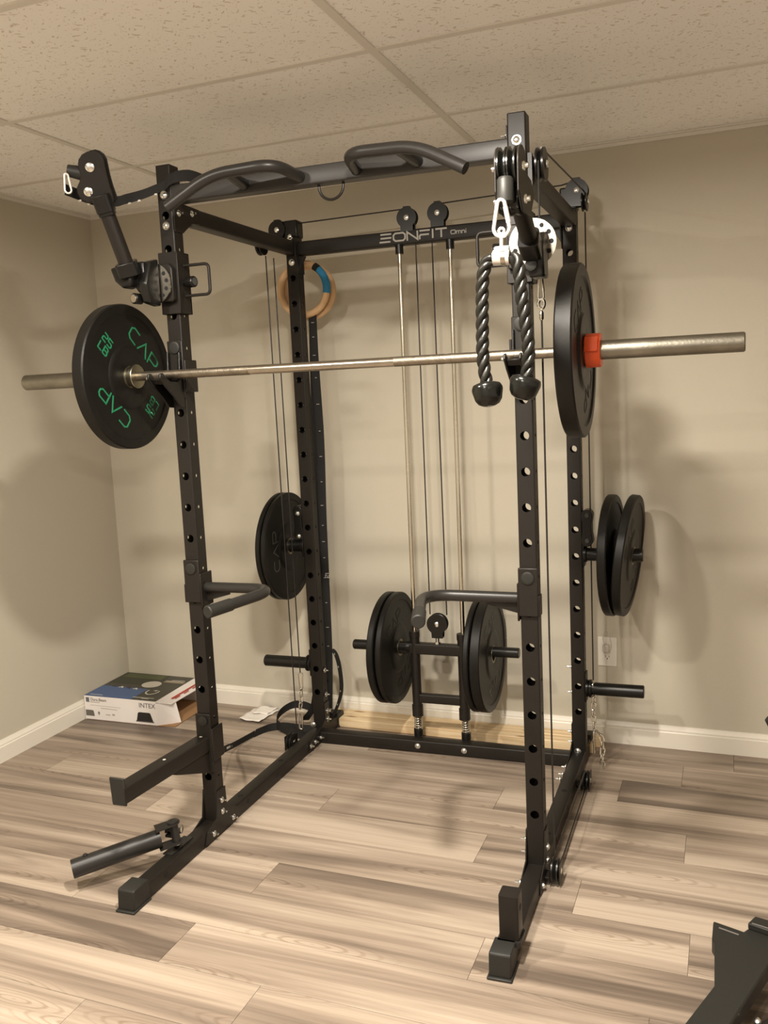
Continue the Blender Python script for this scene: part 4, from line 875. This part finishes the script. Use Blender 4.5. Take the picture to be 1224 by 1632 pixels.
def on_front(name, polys, mt):
    bb = B(wd)
    for p in polys: bb.prism([fo_ + ex * x + UZ * z for x, z in p], (0, -.0004, 0))
    sub(name, bb, mt, fr_)
on_front('handle_cutout', [[(.283, .018), (.372, .018), (.358, .058), (.352, .060), (.300, .060), (.292, .056)]], BLKP)
on_front('handle_rim', [[(.279, .014), (.376, .014), (.376, .019), (.279, .019)]], mat('grey_plastic_handle', (.12, .11, .10), .5))
on_front('spec_panel', [[(.004, .020), (.052, .020), (.048, .044), (.044, .048), (.004, .048)]], mat('grey_print_panel', (.13, .12, .10), .5))
on_front('printed_icon', [[(.010, .086), (.028, .086), (.028, .108), (.010, .108)], [(.072, .032), (.082, .032), (.082, .042), (.072, .042)]], mat('blue_grey_print', (.12, .13, .15), .5))
on_front('printed_lines', [[(.034, .086 - .0), (.085, .086), (.085, .089), (.034, .089)], [(.034, .072), (.20, .070), (.20, .0715), (.034, .0735)], [(.09, .060), (.18, .058), (.18, .0605), (.09, .0625)], [(.075, .026), (.080, .026), (.080, .045), (.075, .045)], [(.115, .030), (.14, .030), (.14, .034), (.115, .034)], [(.15, .030), (.165, .030), (.165, .038), (.15, .038)]], mat('pale_grey_print', (.42, .39, .35), .6))
def text(s, size, o, ex, ey, mt, par, name):
    cu = bpy.data.curves.new('t', 'FONT'); cu.body = s; cu.size = size; cu.extrude = .0002; to = bpy.data.objects.new('t', cu); COL.objects.link(to)
    bpy.context.view_layer.update(); dg = bpy.context.evaluated_depsgraph_get(); me = to.evaluated_get(dg).to_mesh()
    ex, ey, o = Vector(ex), Vector(ey), Vector(o); nn = ex.cross(ey)
    bb = B(wd); bb.add([o + ex * v.co.x + ey * v.co.y + nn * v.co.z for v in me.vertices], [tuple(p.vertices) for p in me.polygons])
    bpy.data.objects.remove(to); bpy.data.curves.remove(cu); return sub(name, bb, mt, par)
text('Dura-Beam', .019, fo_ + ex * .036 + UZ * .094 + Vector((0, -.0006, 0)), ex, (0, 0, 1), mat('brown_grey_print', (.16, .13, .11), .6), fr_, 'printed_title')
text('INTEX', .031, fo_ + ex * .300 + UZ * .083 + Vector((0, -.0006, 0)), ex, (0, 0, 1), mat('dark_grey_title', (.14, .12, .12), .6), fr_, 'printed_title')
# flaps at the open right end
fl = lambda pts, ext, nm, mt: B(wd).prism(pts, ext).build(nm, mt, t, smooth=False)
fl([Bc + UZ * .001, Bc + UZ * (hz - .006), Vector((-2.318, 3.192, .100)), Vector((-2.300, 3.196, .006))], (-.003, .0, 0), 'front_flap', CARD)
flp = fl([tp(1, 0, .001), tp(1, 1, .001), Vector((-2.318, 3.462, .104)), Vector((-2.318, 3.160, .104))], (0, 0, -.003), 'top_flap', CARD)
bb = B(wd); bb.prism([Vector((-2.350, 3.20, .1125)), Vector((-2.340, 3.20, .1112)), Vector((-2.345, 3.45, .1118)), Vector((-2.353, 3.45, .1130))], (0, 0, .0006))
for k in range(3): bb.prism([Vector((-2.336, 3.21 + k * .07, .1105)), Vector((-2.331, 3.21 + k * .07, .1098)), Vector((-2.332, 3.25 + k * .07, .1098)), Vector((-2.337, 3.25 + k * .07, .1105))], (0, 0, .0006))
sub('printed_warning', bb, REDP, flp)
fl([Bc + UZ * .002, Vector((-2.300, 3.150, .002)), Vector((-2.306, 3.44, .002)), C + UZ * .002], (0, 0, .002), 'bottom_flap', BROWN)

# ================================================================== LEAFLET, BOARDS, OUTLET
def sheet(pts, n, amp, seed, lift):
    a, b_, c, d = map(Vector, pts); bb = B(wd); rnd = random.Random(seed); vs = []
    for j in range(n + 1):
        for i in range(n + 1):
            x, y = i / n, j / n; p = a.lerp(b_, x).lerp(d.lerp(c, x), y)
            z = lift + amp * (.5 + .5 * sin(x * 7 + y * 3 + seed)) * (.4 + y * .6) + amp * .5 * abs(sin(y * 9 + seed)); ed = (.004 * sin(x * 11 + seed) if j in (0, n) else 0)
            vs.append(p + Vector((0, ed, z)))
    bb.add(vs, [(j * (n + 1) + i, j * (n + 1) + i + 1, (j + 1) * (n + 1) + i + 1, (j + 1) * (n + 1) + i) for j in range(n) for i in range(n)]); return bb
t = thing('leaflet', (-2.0, 3.38, 0), 'crumpled white printed leaflet lying on the floor near the back wall', 'paper')
bb = sheet([(-2.062, 3.300, 0), (-1.950, 3.290, 0), (-1.935, 3.466, 0), (-2.055, 3.460, 0)], 10, .010, 1, .001); lf = bb.build('page', PAPER, t)
md = lf.modifiers.new('solid', 'SOLIDIFY'); md.thickness = .0005
bb = sheet([(-2.035, 3.375, 0), (-1.955, 3.368, 0), (-1.945, 3.460, 0), (-2.040, 3.452, 0)], 8, .007, 3, .010); lf = bb.build('folded_page', PAPER, t)
md = lf.modifiers.new('solid', 'SOLIDIFY'); md.thickness = .0005
t0 = 'pale pine board lying on the floor against the baseboard behind the rack'
bb = B(wd); bb.box((-1.655, 3.345, .0), (-.483, 3.405, .038)); bb.build('wooden_board', PINE, None, label='front pale pine board on the floor along the back wall behind the rack', cat='board', group='pine boards behind the rack', bev=.003)
bb = B(wd); bb.box((-1.650, 3.410, .0), (-.462, 3.468, .038)); bb.build('wooden_board', PINE, None, label='rear pale pine board touching the baseboard behind the rack', cat='board', group='pine boards behind the rack', bev=.003)
ox, oz = -.443, .3775
t = thing('wall_outlet', (ox, YB, oz - .06), 'white duplex wall outlet plate low on the back wall', 'outlet')
bb = B(wd); bb.box((ox - .037, YB - .005, oz - .060), (ox + .037, YB, oz + .060)); bb.build('cover_plate', WHITEP, t, bev=.002)
for dz in (.021, -.021):
    bb = B(wd); bb.prism([(ox + .0165 * cos(a) , YB - .005, oz + dz + max(-.013, min(.013, .0165 * sin(a)))) for a in [2 * pi * k / 24 for k in range(24)]], (0, -.0015, 0)); so = bb.build('socket', WHITEP, t)
    bb = B(wd); bb.box((ox - .008, YB - .0068, oz + dz - .002), (ox - .006, YB - .0064, oz + dz + .007)); bb.box((ox + .006, YB - .0068, oz + dz - .001), (ox + .008, YB - .0064, oz + dz + .006)); bb.cyl((ox, YB - .0068, oz + dz - .007), (ox, YB - .0064, oz + dz - .007), .0025, 10); sub('slots', bb, HOLEB, so)
CLEARP = mat('translucent_grey_plastic', (.62, .58, .52), .3)
t = thing('plug', (ox - .008, YB - .03, oz), 'small pale plug with a looped thin cord in the wall outlet', 'plug')
bb = B(wd); bb.box((ox - .016, YB - .030, oz + .004), (ox + .008, YB - .0068, oz + .034)); bb.build('plug_body', CLEARP, t, bev=.004)
bb = B(wd); bb.tube(smooth_path([(ox - .004, YB - .028, oz + .030), (ox - .014, YB - .022, oz + .055), (ox - .012, YB - .015, oz + .085), (ox + .004, YB - .010, oz + .088), (ox + .010, YB - .010, oz + .065), (ox + .016, YB - .012, oz + .03), (ox + .010, YB - .014, oz - .002)], 6), .0014, 6); bb.build('cord', CLEARP, t)

# ================================================================== BENCH IN THE LOWER RIGHT CORNER
t = thing('weight_bench', (.10, 1.90, 0), 'black steel bench frame cut off by the lower right corner', 'bench')
zt = .10
bb = B(wd); bb.prism([(x, y, .060) for x, y in ((-.024, 2.175), (.046, 2.151), (.058, 2.170), (.150, 2.165), (.125, 2.09), (.096, 2.028), (.016, 1.807), (-.07, 1.57), (-.20, 1.57), (-.076, 1.777), (-.018, 1.925), (-.020, 2.085), (-.026, 2.10))], (0, 0, .040)); fr1 = bb.build('frame_plate', CAPB, t, bev=.004)
bb = B(wd); bb.prism([(x, y, .10) for x, y in ((.055, 2.163), (.073, 2.200), (.16, 2.178), (.145, 2.132))], (0, 0, .016)); bb.build('upper_plate', CAPB, t, bev=.003)
WEAR = mat('scuffed_grey', (.16, .15, .14), .5)
bb = B(wd); bb.obox((.012, 2.140, .1003), (.94, -.33, 0), (.33, .94, 0), (0, 0, 1), .024, .0022, .0005); bb.build('wear_strip', WEAR, t)
bb = B(wd); bb.obox((.095, 2.156, .1165), (.95, -.27, 0), (.27, .95, 0), (0, 0, 1), .032, .0018, .0005); bb.build('wear_strip', WEAR, t)
bb = B(wd); bb.rbar((.20, 2.0, .05), (.02, 1.80, .05), .030, .030, (0, 0, 1), .006); bb.rbar((.03, 1.80, .045), (.22, 1.845, .045), .034, .034, (0, 0, 1), .006); bb.build('folding_leg', BLACK, t)
bb = B(wd); bb.lathe([(0, .008), (.005, .007), (.007, .003)], (.070, 1.872, .07), (-.3, -.4, 1), 12); bb.build('bolt', CHROME, t)
t = thing('bench_leg', (.22, 2.6, 0), 'black rounded post tip poking in at the right edge above the floor', 'bench leg')
bb = B(wd); bb.tube([(.118, 2.6, .488), (.134, 2.6, .470), (.36, 2.6, .02)], [.018, .024, .024], 20); bb.build('post', CAPB, t)
